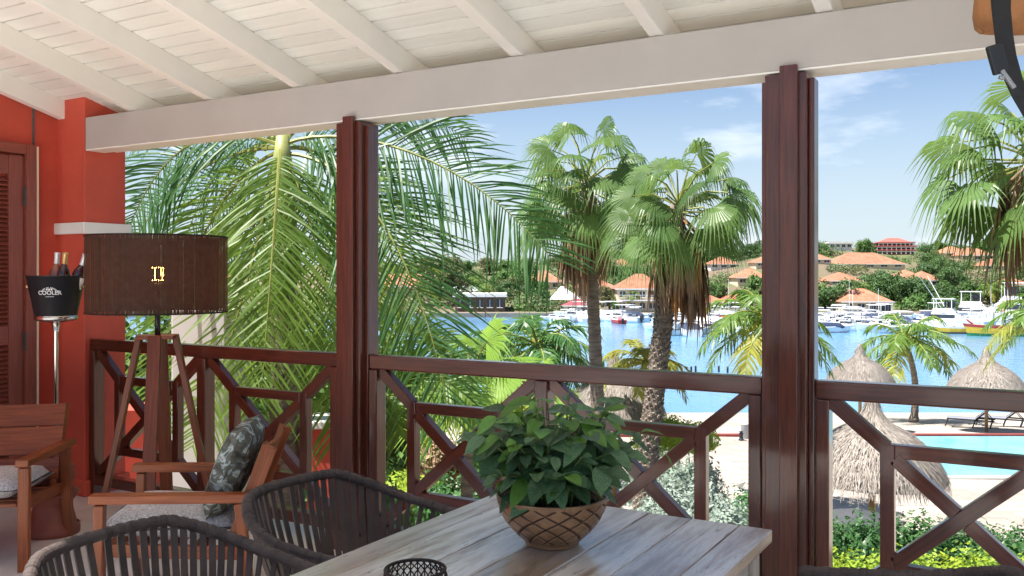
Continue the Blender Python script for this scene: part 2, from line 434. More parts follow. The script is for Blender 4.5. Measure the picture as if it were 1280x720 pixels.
WALL_X = -6.10
mb = MB()
prof = [(0.6, -0.01), (3.935, -0.01), (3.935, zb(3.935) + 0.02), (0.6, zb(0.6) + 0.02)]
for x in (WALL_X, WALL_X - 0.26):
    for y, z in prof: mb.add((x, y, z))
mb.face((0, 1, 2, 3)); mb.face((7, 6, 5, 4))
for k in range(4): mb.face((k, k + 4, (k + 1) % 4 + 4, (k + 1) % 4))
wall = struct(obj('wall', mb, M['redwall']))
mb = MB()
mb.box((WALL_X + 0.15, 4.095, -0.75), (0.32, 0.33, 7.12), m=0)
pil = obj('pilaster', mb, M['redwall'], wall, bevel=0.006)
mb = MB(); mb.box((WALL_X + 0.155, 4.095, 1.887), (0.375, 0.385, 0.080)); obj('band', mb, M['white'], pil, bevel=0.006)
mb = MB(); mb.box((WALL_X + 0.16, 4.095, 0.055), (0.36, 0.37, 0.11)); obj('plinth', mb, M['redwall'], pil, bevel=0.01)
mb = MB(); mb.box((WALL_X + 0.006, 3.746, 1.95), (0.012, 0.012, 1.9)); obj('joint', mb, M['dark'], wall)

# louvred door in the red wall
dr = thing('louvred_door', 'reddish brown louvred wooden door in the red wall', 'door', (WALL_X, 3.3, 0))
mb = MB()
mb.box((WALL_X + 0.03, 3.692, 1.23), (0.09, 0.07, 2.46)); mb.box((WALL_X + 0.03, 2.835, 1.23), (0.09, 0.07, 2.46))
mb.box((WALL_X + 0.03, 3.264, 2.425), (0.088, 0.785, 0.07))
fr = obj('door_frame', mb, M['redwood'], dr, bevel=0.004)
mb = MB(); mb.box((WALL_X + 0.04, 3.735, 1.23), (0.075, 0.012, 2.44)); obj('trim', mb, M['cream'], fr)
mb = MB()
for y in (3.602, 2.925): mb.box((WALL_X + 0.02, y, 1.19), (0.05, 0.105, 2.38))
for z, h in ((2.31, 0.13), (1.145, 0.13), (0.10, 0.20)): mb.box((WALL_X + 0.018, 3.264, z), (0.045, 0.57, h))
leaf = obj('door_leaf', mb, M['redwood'], dr, bevel=0.003)
sm = MB(); sm.frame_box((0, 0, 0), V(0, 0.284, 0), V(0.018, 0, -0.014), V(0.003, 0, 0.004)); sme = sm.mesh('slat', M['redwood'])
for z0, z1 in ((0.22, 1.07), (1.22, 2.24)):
    z = z0
    while z < z1:
        o = link('slat', sme, leaf); o.location = (0.022, -0.036, z); z += 0.031
for z in (0.45, 1.10, 2.1):
    mb = MB(); mb.box((WALL_X + 0.062, 3.655, z), (0.02, 0.022, 0.13)); obj('hinge', mb, M['alu'], leaf)

# ceiling of white boards on rafters, carried by the beam
ceil = bpy.data.objects.new('ceiling', None); COL.objects.link(ceil); struct(ceil, 'white painted board ceiling on rafters')
X0, X1 = -6.16, 2.3
YR = 0.6                                       # rear edge of the roof, cut short; left open behind so sun bounces in
ang = -math.atan(SLOPE)
bp = 0.108
bm_ = MB(); bm_.box((0, 0, 0), (X1 - X0, bp - 0.010, 0.018)); board_me = bm_.mesh('board', M['board'])
n = 0
y = 4.46
while y > YR + 0.05:
    o = link('board', board_me, ceil)
    o.location = ((X0 + X1) / 2, y, zb(y) + 0.010); o.rotation_euler = (ang, 0, 0)
    y -= bp * math.cos(ang); n += 1
YM, YH = (4.51 + YR) / 2, (4.51 - YR) / 2
mb = MB()
mb.frame_box(((X0 + X1) / 2, YM, zb(YM) + 0.05), V((X1 - X0) / 2 + 0.05, 0, 0), V(0, YH, -YH * SLOPE), V(0, 0.012, 0.025))
obj('roof_deck', mb, M['rooftile'], ceil)
mb = MB(); mb.frame_box(((X0 + X1) / 2, YM, zb(YM) + 0.0215), V((X1 - X0) / 2 + 0.04, 0, 0), V(0, YH - 0.01, -(YH - 0.01) * SLOPE), V(0, 0.0003, 0.0012))
obj('underlay', mb, M['beam'], ceil)
for k in range(-5, 8):
    x = -0.750 - 0.7525 * k
    if x > X1: continue
    mb = MB()
    ya, yb_ = 4.43, YR + 0.05
    za, zc = zr(ya) + RAFT / 2, zr(yb_) + RAFT / 2
    mb.bar((x - 0.035, ya, za), (x - 0.035, yb_, zc), 0.07, RAFT - 0.004)
    obj('rafter', mb, M['white'], ceil, bevel=0.004)
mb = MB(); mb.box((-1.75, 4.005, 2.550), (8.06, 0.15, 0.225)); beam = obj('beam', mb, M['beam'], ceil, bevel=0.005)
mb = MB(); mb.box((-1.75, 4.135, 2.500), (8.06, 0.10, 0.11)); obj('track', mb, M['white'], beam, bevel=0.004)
mb = MB(); mb.box((-1.75, 4.005, 2.4335), (8.05, 0.146, 0.008)); obj('lit_soffit', mb, M['white'], beam)  # beam underside painted white for the light coming up from the ground

# timber posts
def timber_post(x, label):
    t = thing('timber_post', label, 'post', (x, RAIL_Y, 0), 0, 'posts carrying the balcony beam')
    mb = MB(); mb.box((0, 0, 1.215), (0.176, 0.165, 2.410)); obj('post_core', mb, M['mahogany'], t, False, bevel=0.004)
    for sy in (-1, 1):
        mb = MB(); mb.box((0.018, sy * 0.096, 1.215), (0.075, 0.026, 2.470 if sy < 0 else 2.40)); obj('strip', mb, M['mahogany'], t, False, bevel=0.004)
    for sx in (-1, 1):
        mb = MB(); mb.box((sx * 0.100, 0.0, 1.205), (0.024, 0.085, 2.39)); obj('strip', mb, M['mahogany'], t, False, bevel=0.004)
    mb = MB(); mb.box((0, 0, 0.05), (0.230, 0.230, 0.10)); obj('post_foot', mb, M['mahogany'], t, False, bevel=0.004)
PX1, PX2, PX3 = -3.374, -0.940, 1.494
timber_post(PX1, 'dark mahogany post between the floor lamp and the potted plant')
timber_post(PX2, 'dark mahogany post behind the right corner of the table')
timber_post(PX3, 'dark mahogany post right of the frame')

# railing bays: two crossed panels each
def railing(x0, x1, label):
    t = thing('balcony_railing', label, 'railing', ((x0 + x1) / 2, RAIL_Y, 0), 0, 'railing bays between the posts')
    w = M['mahogany']; y = RAIL_Y; ZT = 1.106; P = 0.056
    mb = MB(); mb.box(((x0 + x1) / 2, y, ZT - 0.040), (x1 - x0, 0.075, 0.080)); obj('top_rail', mb, w, t, bevel=0.008)
    mb = MB(); mb.box(((x0 + x1) / 2, y, 0.115), (x1 - x0 - 2 * P, 0.075, 0.07)); obj('bottom_rail', mb, w, t, bevel=0.005)
    xm = (x0 + x1) / 2
    for xp, pw in ((x0 + P / 2 + 0.002, P), (xm, 0.076), (x1 - P / 2 - 0.002, P)):
        mb = MB(); mb.box((xp, y, (ZT - 0.080) / 2), (pw, 0.085, ZT - 0.082)); obj('post', mb, w, t, bevel=0.005)
    for a, b in ((x0 + P, xm - 0.038), (xm + 0.038, x1 - P)):
        zl, zh = 0.15, ZT - 0.080
        ix = 0.228; ia, ib = a + ix, b - ix; ja, jb = zl + 0.190, zh - 0.196
        T = 0.056
        for z in (ja, jb):
            mb = MB(); mb.box(((a + b) / 2, y, z), (ib - ia - T, 0.050, T)); obj('inner_rail', mb, w, t, bevel=0.004)
        for x in (ia, ib):
            mb = MB(); mb.box((x, y, (ja + jb) / 2), (T, 0.052, jb - ja + T)); obj('inner_post', mb, w, t, bevel=0.004)
        # crossing braces of the inner square, corner braces to the outer frame
        cx, cz = (ia + ib) / 2, (ja + jb) / 2
        mb = MB(); mb.bar((ia + T / 2, y, ja + T / 2), (ib - T / 2, y, jb - T / 2), 0.052, 0.058); obj('brace', mb, w, t, bevel=0.003)
        for s in (-1, 1):
            e = V(ia + T / 2 if s < 0 else ib - T / 2, y, jb - T / 2 if s < 0 else ja + T / 2)
            c = V(cx, y, cz); d = (e - c).normalized()
            mb = MB(); mb.bar(c + d * 0.028, e, 0.052, 0.058); obj('brace', mb, w, t, bevel=0.003)
        for (p, q) in (((a, zh), (ia - T / 2, jb + T / 2)), ((b, zh), (ib + T / 2, jb + T / 2)), ((a, zl), (ia - T / 2, ja - T / 2)), ((b, zl), (ib + T / 2, ja - T / 2))):
            d = (V(q[0], y, q[1]) - V(p[0], y, p[1])).normalized()
            mb = MB(); mb.bar(V(p[0], y, p[1]) - d * 0.012, V(q[0], y, q[1]) + d * 0.03, 0.050, 0.060); obj('corner_brace', mb, w, t, bevel=0.003)
railing(-5.782, PX1 - 0.114, 'mahogany railing bay behind the floor lamp')
railing(PX1 + 0.114, PX2 - 0.114, 'mahogany railing bay behind the potted plant')
railing(PX2 + 0.114, PX3 - 0.114, 'mahogany railing bay in front of the pool, right of the post')

# rolled canvas and strap at the upper right
t = thing('canvas_roll', 'rolled tan canvas under the ceiling at the upper right corner', 'canvas roll', at(1300, 14, 3.1))
p = at(1217, 6, 3.1); q = at(1420, -2, 2.9)
mb = MB()
pts = [p + (q - p) * s for s in (0, 0.02, 0.06, 0.12, 0.3, 0.5, 0.7, 0.9, 1)]
mb.tube(pts, [0.045, 0.082, 0.098, 0.104, 0.106, 0.104, 0.107, 0.105, 0.10], 24)
for i, vv in enumerate(mb.v):
    s = math.sin(vv[0] * 37 + vv[2] * 21) * 0.004
    mb.v[i] = (vv[0], vv[1], vv[2] + s)
obj('canvas', mb, M['canvas'], t, smooth=True)
mb = MB(); pa = at(1221, -4, 2.99); mb.tube([at(1222, 36, 3.0), at(1226, 40, 3.0), at(1230, 41, 3.0)], [0.006, 0.008, 0.004], 8); obj('fold', mb, M['canvas'], t, smooth=True)
t = thing('hanging_strap', 'black webbing strap with buckle hanging before the rolled canvas', 'strap', at(1255, -30, 2.86))
mb = MB()
path = [(1250, -60), (1251, -20), (1252, 10), (1255, 40), (1259, 68), (1266, 95), (1276, 120), (1290, 145), (1306, 172)]
wd = [0.074, 0.072, 0.070, 0.068, 0.066, 0.062, 0.050, 0.045, 0.045]
prev = None
rows = []
for k, ((x, yy), w_) in enumerate(zip(path, wd)):
    c = at(x, yy, 2.86 - 0.012 * math.sin(k * 0.9)); d = V(C30, S30, 0)
    nrm = V(-S30, C30, 0)
    tilt = 0.25 * math.sin(k * 0.6)
    e = (d + nrm * tilt).normalized() * (w_ / 2)
    rows.append([mb.add(c - e), mb.add(c + e), mb.add(c + e + nrm * 0.006), mb.add(c - e + nrm * 0.006)])
for a, b in zip(rows, rows[1:]):
    for k in range(4): mb.face((a[k], a[(k + 1) % 4], b[(k + 1) % 4], b[k]))
mb.face(rows[-1]); mb.face(rows[0][::-1])
obj('strap', mb, M['strap'], t)
mb = MB(); mb.bar(at(1242, 56, 2.83), at(1252, 92, 2.83), 0.052, 0.020, up=(-S30, C30, 0)); obj('buckle', mb, M['black'], t, bevel=0.006)
mb = MB(); mb.bar(at(1252, 88, 2.82), at(1268, 110, 2.82), 0.012, 0.012); mb.bar(at(1249, 96, 2.82), at(1255, 98, 2.82), 0.012, 0.012); obj('hook', mb, M['greymetal'], t, bevel=0.002)
# ------------------------------------------------------------------ dining table
TX0, TX1, TY1, TZ = -1.737, -0.728, 2.872, 0.75
TY0 = 0.30
def whitewash():
    m, nt, b, out = _new('whitewashed_wood')
    n = _noise(nt, 'UV', 2.2, 7, 0.65, (1.0, 9, 9), 0.6)
    n2 = _noise(nt, 'UV', 5.0, 6, 0.7, (1.6, 14, 14), 1.2)
    n3 = _noise(nt, 'UV', 1.1, 3, 0.5, (0.8, 1.6, 1.6))
    r = _ramp(nt, n.outputs['Fac'], [(0.30, (0.20, 0.125, 0.08)), (0.41, (0.44, 0.355, 0.285)), (0.53, (0.64, 0.60, 0.565)), (0.72, (0.76, 0.745, 0.735))])
    k = _ramp(nt, n2.outputs['Fac'], [(0.33, (0.07, 0.05, 0.04)), (0.415, (1, 1, 1))])
    k3 = _ramp(nt, n3.outputs['Fac'], [(0.32, (0.50, 0.42, 0.36)), (0.45, (0.88, 0.86, 0.85)), (0.65, (1.05, 1.05, 1.06))])
    mx = nt.nodes.new('ShaderNodeMixRGB'); mx.blend_type = 'MULTIPLY'; mx.inputs['Fac'].default_value = 0.85
    mx2 = nt.nodes.new('ShaderNodeMixRGB'); mx2.blend_type = 'MULTIPLY'; mx2.inputs['Fac'].default_value = 1
    nt.links.new(r.outputs['Color'], mx.inputs['Color1']); nt.links.new(k.outputs['Color'], mx.inputs['Color2'])
    nt.links.new(mx.outputs['Color'], mx2.inputs['Color1']); nt.links.new(k3.outputs['Color'], mx2.inputs['Color2'])
    _vary(nt, mx2.outputs['Color'], b, 0.10)
    rr = nt.nodes.new('ShaderNodeMapRange'); rr.inputs['To Min'].default_value = 0.22; rr.inputs['To Max'].default_value = 0.50
    nt.links.new(n2.outputs['Fac'], rr.inputs['Value']); nt.links.new(rr.outputs['Result'], b.inputs['Roughness'])
    b.inputs['Coat Weight'].default_value = 1.0; b.inputs['Coat Roughness'].default_value = 0.24; b.inputs['Coat IOR'].default_value = 2.3
    _bump(nt, b, n2.outputs['Fac'], 0.35, 0.004)
    return m
M['whitewash'] = whitewash()
M['whiteend'] = wood('whitewashed_edge', (0.42, 0.36, 0.29), (0.62, 0.57, 0.50), 0.5, 0.1, 0.2)
tb = thing('dining_table', 'whitewashed plank dining table with worn top', 'table', ((TX0 + TX1) / 2, (TY0 + TY1) / 2, 0))
fw = 0.105
for xa, xb in ((TX0, TX0 + fw), (TX1 - fw, TX1)):
    mb = MB(); mb.box(((xa + xb) / 2, (TY0 + TY1) / 2, TZ - 0.02), (fw - 0.003, TY1 - TY0, 0.04)); obj('plank', mb, M['whitewash'], tb, bevel=0.004)
xs = [TX0 + fw]
for wv in (0.165, 0.155, 0.170, 0.150, 0.159): xs.append(xs[-1] + wv)
xs[-1] = TX1 - fw
for k in range(5):
    mb = MB(); dz = (0.0, -0.0015, 0.001, -0.001, 0.0005)[k]
    mb.box(((xs[k] + xs[k + 1]) / 2, (TY0 + TY1) / 2, TZ - 0.02 + dz), (xs[k + 1] - xs[k] - 0.004, TY1 - TY0 - 0.002 * k, 0.04)); obj('plank', mb, M['whitewash'], tb, bevel=0.003)
mb = MB(); mb.box(((TX0 + TX1) / 2, (TY0 + TY1) / 2, TZ - 0.052), (TX1 - TX0 - 0.05, TY1 - TY0 - 0.05, 0.02)); obj('sub_top', mb, M['whiteend'], tb)
for (x, sy) in ((TX0 + 0.06, 0), (TX1 - 0.06, 0)):
    mb = MB(); mb.box((x, (TY0 + TY1) / 2, TZ - 0.117), (0.03, TY1 - TY0 - 0.22, 0.11)); obj('apron', mb, M['whiteend'], tb, bevel=0.003)
for y in (TY0 + 0.06, TY1 - 0.06):
    mb = MB(); mb.box(((TX0 + TX1) / 2, y, TZ - 0.117), (TX1 - TX0 - 0.22, 0.03, 0.11)); obj('apron', mb, M['whiteend'], tb, bevel=0.003)
for x in (TX0 + 0.075, TX1 - 0.075):
    for y in (TY0 + 0.075, TY1 - 0.075):
        mb = MB(); mb.box((x, y, (TZ - 0.062) / 2), (0.085, 0.085, TZ - 0.062)); obj('leg', mb, M['whiteend'], tb, bevel=0.005)

# ------------------------------------------------------------------ rope chairs
def rope_chair(label, loc, rz):
    """tub chair facing local +x: rope wrapped rim, flat straps down to the seat ring"""
    t = thing('rope_chair', label, 'chair', loc, rz, 'rope chairs at the dining table')
    hw, ht = 0.350, 0.782
    def rim(s):          # s in -1..1, from one arm tip round the back to the other
        a = s * R(118)
        c, sn = math.cos(a), math.sin(a)
        n_ = 2.5
        x = -0.33 * math.copysign(abs(c) ** (2 / n_), c) if c > 0 else 0.52 * abs(c) ** 0.9
        yv = hw * math.copysign(abs(sn) ** (2 / n_), sn)
        b = (1 - abs(s)) ; e = b * b * (3 - 2 * b)
        return V(x - (0.02 * e), yv, 0.665 + (ht - 0.665) * min(1, e * 1.25))
    def ring(s):
        a = s * R(118)
        c, sn = math.cos(a), math.sin(a)
        x = -0.235 * c if c > 0 else -0.50 * c
        return V(x, 0.255 * math.copysign(abs(sn) ** 0.8, sn), 0.425 - 0.015 * abs(s))
    N = 300
    pts = [rim(-1 + 2 * k / N) for k in range(N + 1)]
    mb = MB(); mb.tube(pts, [0.0168 + 0.0014 * (k % 2) for k in range(N + 1)], 12); obj('rim', mb, M['rope'], t, False, smooth=True)
    pts = [ring(-1 + 2 * k / 40) for k in range(41)]
    mb = MB(); mb.tube(pts, 0.013, 8); obj('seat_ring', mb, M['alu'], t, False, smooth=True)
    ns = 42
    for k in range(ns):
        s = -0.97 + 1.94 * k / (ns - 1)
        mb = MB()
        a, b = rim(s), ring(s * 0.985 + 0.01 * math.sin(k * 1.7))
        tg = (rim(min(1, s + 0.02)) - rim(max(-1, s - 0.02))).normalized()
        tb_ = (ring(min(1, s + 0.02)) - ring(max(-1, s - 0.02))).normalized()
        rows = []
        for q in range(7):
            f = q / 6
            c = a.lerp(b, f); c += V(0, 0, 0)
            tt = tg.lerp(tb_, f).normalized()
            nn = tt.cross((b - a).normalized()).normalized()
            c = c + nn * 0.012 * math.sin(f * math.pi)
            wv = 0.0110 if abs(s) < 0.7 else 0.0086
            rows.append((mb.add(c - tt * wv - nn * 0.003), mb.add(c + tt * wv - nn * 0.003), mb.add(c + tt * wv + nn * 0.003), mb.add(c - tt * wv + nn * 0.003)))
        for r0, r1 in zip(rows, rows[1:]):
            for j in range(4): mb.face((r0[j], r0[(j + 1) % 4], r1[(j + 1) % 4], r1[j]))
        # wrap of the strap round the rim
        c0 = a
        mb.tube([c0 - tg * 0.0115, c0 - tg * 0.008, c0 + tg * 0.008, c0 + tg * 0.0115], [0.0178, 0.0196, 0.0196, 0.0178], 14)
        obj('strap', mb, M['rope'], t, False)
    # seat: woven pad on the ring
    mb = MB()
    nx, ny = 16, 16
    grid = {}
    for i in range(nx + 1):
        for j in range(ny + 1):
            u, v = -1 + 2 * i / nx, -1 + 2 * j / ny
            x = 0.005 + 0.235 * u; yv = 0.25 * v * (1 - 0.10 * max(0, -u) ** 2)
            if u < 0: x *= (1 - 0.25 * v * v)
            z = 0.435 - 0.018 * (1 - u * u) * (1 - v * v) + 0.004 * ((i + j) % 2)
            grid[i, j] = mb.add((x, yv, z))
    for i in range(nx):
        for j in range(ny): mb.face((grid[i, j], grid[i + 1, j], grid[i + 1, j + 1], grid[i, j + 1]))
    o = obj('seat', mb, M['rope'], t, False)
    so = o.modifiers.new('solid', 'SOLIDIFY'); so.thickness = 0.012
    for sx in (-1, 1):
        for sy in (-1, 1):
            mb = MB(); mb.tube([(0.19 * sx, 0.22 * sy, 0.42), (0.27 * sx, 0.275 * sy, 0.0)], [0.015, 0.011], 10); obj('leg', mb, M['alu'], t, False, smooth=True)
    return t
rope_chair('dark rope tub chair left of the table beside the armchair with the pillow', (-2.07, 2.455, 0), 0)
rope_chair('dark rope tub chair nearest the lower left corner of the picture', (-2.06, 1.69, 0), R(2))
rope_chair('dark rope tub chair at the bottom edge, right side of the table', (-0.36, 2.45, 0), R(180))

# ------------------------------------------------------------------ wooden armchairs
def soft_box(mb, c, s, ax=None, n=10, puff=0.35, m=0):
    """cushion: a box with swollen faces and rounded rim; ax: three unit vectors"""
    ax = ax or (V(1, 0, 0), V(0, 1, 0), V(0, 0, 1))
    for sg in (1, -1):
        g = {}
        for i in range(n + 1):
            for j in range(n + 1):
                u, v = -1 + 2 * i / n, -1 + 2 * j / n
                h = (max(0, 1 - abs(u) ** 4) * max(0, 1 - abs(v) ** 4)) ** puff
                wob = 1 + 0.02 * math.sin(7 * u + 3 * v)
                p = Vector(c) + ax[0] * (u * s[0] / 2 * wob) + ax[1] * (v * s[1] / 2 * wob) + ax[2] * (sg * h * s[2] / 2)
                g[i, j] = mb.add(p)
        for i in range(n):
            for j in range(n):
                f = (g[i, j], g[i + 1, j], g[i + 1, j + 1], g[i, j + 1])
                mb.face(f if sg > 0 else f[::-1], [(i / n, j / n), ((i + 1) / n, j / n), ((i + 1) / n, (j + 1) / n), (i / n, (j + 1) / n)], m)
def armchair(label, loc, face):
    """teak armchair facing local +x"""
    rz = math.atan2(face[1], face[0])
    t = thing('wooden_armchair', label, 'armchair', loc, rz, 'teak armchairs on the balcony')
    w = M['teak']; hw = 0.325
    for s in (-1, 1):
        mb = MB(); mb.bar((0.30, s * hw, 0), (0.295, s * hw, 0.545), 0.055, 0.042, up=(1, 0, 0)); obj('leg', mb, w, t, False, bevel=0.004)
        mb = MB(); mb.bar((-0.36, s * hw, 0), (-0.30, s * hw, 0.535), 0.055, 0.042, up=(1, 0, 0)); obj('leg', mb, w, t, False, bevel=0.004)
        mb = MB(); mb.bar((0.335, s * hw, 0.572), (-0.40, s * hw, 0.556), 0.066, 0.040); obj('arm', mb, w, t, False, bevel=0.005)
        mb = MB(); mb.bar((0.28, s * (hw - 0.03), 0.335), (-0.31, s * (hw - 0.03), 0.30), 0.025, 0.06); obj('seat_rail', mb, w, t, False, bevel=0.003)
        mb = MB(); mb.bar((-0.262, s * 0.27, 0.30), (-0.437, s * 0.285, 0.775), 0.032, 0.050, up=(1, 0, 0)); obj('back_post', mb, w, t, False, bevel=0.004)
    for k in range(5):
        mb = MB(); x = 0.25 - k * 0.125; mb.bar((x, -0.282, 0.345 - k * 0.007), (x, 0.282, 0.345 - k * 0.007), 0.075, 0.018); obj('seat_slat', mb, w, t, False, bevel=0.003)
    d = V(-0.183, 0, 0.5).normalized(); nrm = V(0.5, 0, 0.183).normalized()
    for c0, h in ((0.12, 0.12), (0.285, 0.165), (0.44, 0.13)):
        mb = MB()
        base = V(-0.262, 0, 0.30) + d * c0 + nrm * 0.03
        prev = None
        for k in range(9):                       # slightly curved slat
            yv = -0.30 + 0.6 * k / 8
            off = -nrm * (0.028 * (1 - (yv / 0.30) ** 2))
            row = [mb.add(base + V(0, yv, 0) + off + d * (h / 2) + nrm * 0.009), mb.add(base + V(0, yv, 0) + off - d * (h / 2) + nrm * 0.009),
                   mb.add(base + V(0, yv, 0) + off - d * (h / 2) - nrm * 0.009), mb.add(base + V(0, yv, 0) + off + d * (h / 2) - nrm * 0.009)]
            if prev:
                u0, u1 = (k - 1) * 0.075, k * 0.075
                for j in range(4):
                    mb.face((prev[j], prev[(j + 1) % 4], row[(j + 1) % 4], row[j]), [(u0, j * 0.1), (u0, j * 0.1 + 0.1), (u1, j * 0.1 + 0.1), (u1, j * 0.1)])
            else: mb.face(row)
            prev = row
        mb.face(prev[::-1])
        obj('back_slat', mb, w, t, False, bevel=0.003)
    mb = MB(); soft_box(mb, (0.015, 0, 0.415), (0.60, 0.56, 0.115), (V(0.998, 0, 0.05), V(0, 1, 0), V(-0.05, 0, 0.998)), puff=0.22)
    cu = obj('cushion', mb, M['cushion'], t, False, smooth=True)
    mb = MB()
    pl = []
    for k in range(41):
        a = 2 * math.pi * k / 40
        pl.append(V(0.015 + 0.298 * math.copysign(abs(math.cos(a)) ** 0.25, math.cos(a)), 0.278 * math.copysign(abs(math.sin(a)) ** 0.25, math.sin(a)), 0.415 + 0.015 * math.cos(a)))
    mb.tube(pl, 0.006, 6, caps=False); obj('piping', mb, M['alu'], cu, False, smooth=True)
    return t
# chair at the left frame edge
f1 = V(0.62, -0.79, 0).normalized(); left1 = V(-f1.y, f1.x, 0)
c1 = V(-4.78, 3.01, 0) - left1 * 0.325
armchair('teak armchair with pale cushion at the left edge before the wine stand', c1, f1)
f2 = V(-0.79, -0.61, 0).normalized(); l2 = V(-f2.y, f2.x, 0)
c2 = V(-3.333, 2.676, 0) - l2 * 0.325
armchair('teak armchair carrying the leafy dark pillow, before the floor lamp', c2, f2)
# leafy pillow
def pillow_mat():
    m, nt, b, out = _new('leaf_print_fabric')
    n = _noise(nt, 'Object', 9, 3, 0.6, (1, 1, 1), 1.5)
    n2 = _noise(nt, 'Object', 22, 4, 0.6, (1, 1, 1), 0.8)
    r = _ramp(nt, n.outputs['Fac'], [(0.36, (0.055, 0.054, 0.045)), (0.46, (0.13, 0.125, 0.095)), (0.52, (0.075, 0.090, 0.08)), (0.60, (0.42, 0.49, 0.47)), (0.68, (0.22, 0.22, 0.18))])
    r2 = _ramp(nt, n2.outputs['Fac'], [(0.4, (0.55, 0.55, 0.55)), (0.6, (1.2, 1.2, 1.2))])
    mx = nt.nodes.new('ShaderNodeMixRGB'); mx.blend_type = 'MULTIPLY'; mx.inputs['Fac'].default_value = 0.8
    nt.links.new(r.outputs['Color'], mx.inputs['Color1']); nt.links.new(r2.outputs['Color'], mx.inputs['Color2'])
    nt.links.new(mx.outputs['Color'], b.inputs['Base Color']); b.inputs['Roughness'].default_value = 0.9
    return m
M['pillow'] = pillow_mat()
mb = MB()
Mz = Matrix.Rotation(math.atan2(f2.y, f2.x), 3, 'Z')
ax0 = (Mz @ V(-0.36, 0.05, 0.93)).normalized(); ax1 = (Mz @ V(0.05, 1, -0.04)).normalized(); ax2 = ax0.cross(ax1).normalized()
pc = c2 + Mz @ V(-0.235, 0.05, 0.0) + V(0, 0, 0.655)
soft_box(mb, pc, (0.42, 0.46, 0.15), (ax0, ax1, ax2), 14, 0.45)
pil_o = obj('throw_pillow', mb, M['pillow'], smooth=True)
tag(pil_o, 'dark throw pillow with leaf print leaning in the armchair', 'pillow')

# ------------------------------------------------------------------ floor lamp
LP = atz(197, 5.3, 0)
lamp = thing('floor_lamp', 'tripod floor lamp with wide dark thread drum shade', 'lamp', LP)
SR, SZ0, SZ1 = 0.393, 1.338, 1.781
mb = MB()
ns = 400
for k in range(ns):
    a = 2 * math.pi * (k + random.uniform(-0.15, 0.15)) / ns
    wv = 2 * math.pi / ns * 0.5 * random.uniform(0.92, 1.08)
    r = SR + random.uniform(-0.0015, 0.0015)
    du = random.uniform(0, 50)
    m_ = []
    for z in (SZ0, SZ1):
        for da in (-wv, wv): m_.append(mb.add((r * math.cos(a + da), r * math.sin(a + da), z)))
    mb.face((m_[0], m_[1], m_[3], m_[2]), [(du, 0), (du, 0), (du, 1), (du, 1)])
sh = obj('lamp_shade', mb, M['thread'], lamp, False); sh['kind'] = 'stuff'
for z in (SZ0, SZ1):
    mb = MB(); mb.tube([(SR * math.cos(2 * math.pi * k / 64), SR * math.sin(2 * math.pi * k / 64), z) for k in range(65)], 0.005, 6, caps=False); obj('shade_ring', mb, M['thread'], sh, False, smooth=True)
mb = MB()
for k in range(3):
    a = k * 2.094; mb.tube([(0, 0, SZ1 - 0.02), (SR * math.cos(a), SR * math.sin(a), SZ1 - 0.005)], 0.004, 6)
obj('shade_spider', mb, M['alu'], sh, False)
mb = MB(); mb.tube([(0, 0, 1.14), (0, 0, 1.46)], 0.016, 12); mb.tube([(0, 0, 1.46), (0, 0, 1.51)], 0.022, 12); obj('stem', mb, M['black'], lamp, False, smooth=True)
mb = MB(); mb.tube([(0.05, -0.02, 1.20), (0.045, -0.03, 1.26), (0.02, -0.02, 1.31), (0, -0.018, 1.37)], 0.004, 6); obj('cord', mb, M['black'], lamp, False, smooth=True)
fi = MB()
for k in range(6):
    a = k * math.pi / 3
    x, y = 0.033 * math.cos(a), 0.033 * math.sin(a)
    fi.tube([(x * 1.15, y * 1.15, 1.525), (x, y, 1.60)], 0.0042, 6)
    a2 = a + math.pi / 3; fi.tube([(x, y, 1.60 if k % 2 else 1.525), (0.033 * math.cos(a2), 0.033 * math.sin(a2), 1.60 if k % 2 else 1.525)], 0.0036, 6)
bulb = obj('bulb', fi, M['filament'], lamp, False)
ld = bpy.data.lights.new('lamp_light', 'POINT'); ld.energy = 2.2; ld.color = (1, 0.55, 0.22); ld.shadow_soft_size = 0.05
lo = bpy.data.objects.new('lamp_light', ld); COL.objects.link(lo); lo.parent = lamp; lo.location = (0, 0, 1.56)
mb = MB(); mb.box((0, 0, 1.192), (0.205, 0.205, 0.022), rz=R(42)); obj('top_plate', mb, M['lampwood'], lamp, False, bevel=0.003)
for k, (a, off) in enumerate(((R(30), 0), (R(120), 0), (R(210), 0), (R(300), 0))):
    a += R(12)
    d = V(math.cos(a), math.sin(a), 0)
    mb = MB(); mb.bar(d * 0.098 + V(0, 0, 1.203), d * 0.345, 0.072, 0.034, up=d); obj('leg', mb, M['lampwood'], lamp, False, bevel=0.004)

# ------------------------------------------------------------------ wine bucket on its stand, bottles, clay pedestal
WP = atz(70, 5.6, 0)
ws = thing('wine_stand', 'tall steel stand with black wine cooler bucket beside the door', 'wine cooler', WP)
kz = 5.6 / FPX
zrim, zbot = EYE - (346 - HOR) * kz, EYE - (395 - HOR) * kz
rr, rb = 33.5 * kz, 24 * kz
mb = MB(); mb.lathe([(rb, zbot), (rb + 0.002, zbot + 0.002), (rr, zrim), (rr + 0.004, zrim + 0.002), (rr + 0.004, zrim + 0.008), (rr - 0.004, zrim + 0.008), (rb - 0.006, zbot + 0.03), (0.001, zbot + 0.03)], 48)
bk = obj('bucket', mb, M['black'], ws, False, smooth=True)
mb = MB(); mb.lathe([(0.012, zbot - 0.05), (0.03, zbot - 0.042), (rb - 0.02, zbot - 0.03), (rb + 0.004, zbot - 0.022), (rb + 0.005, zbot + 0.004), (rb - 0.002, zbot + 0.004)], 48); obj('collar', mb, M['chrome'], ws, False, smooth=True)
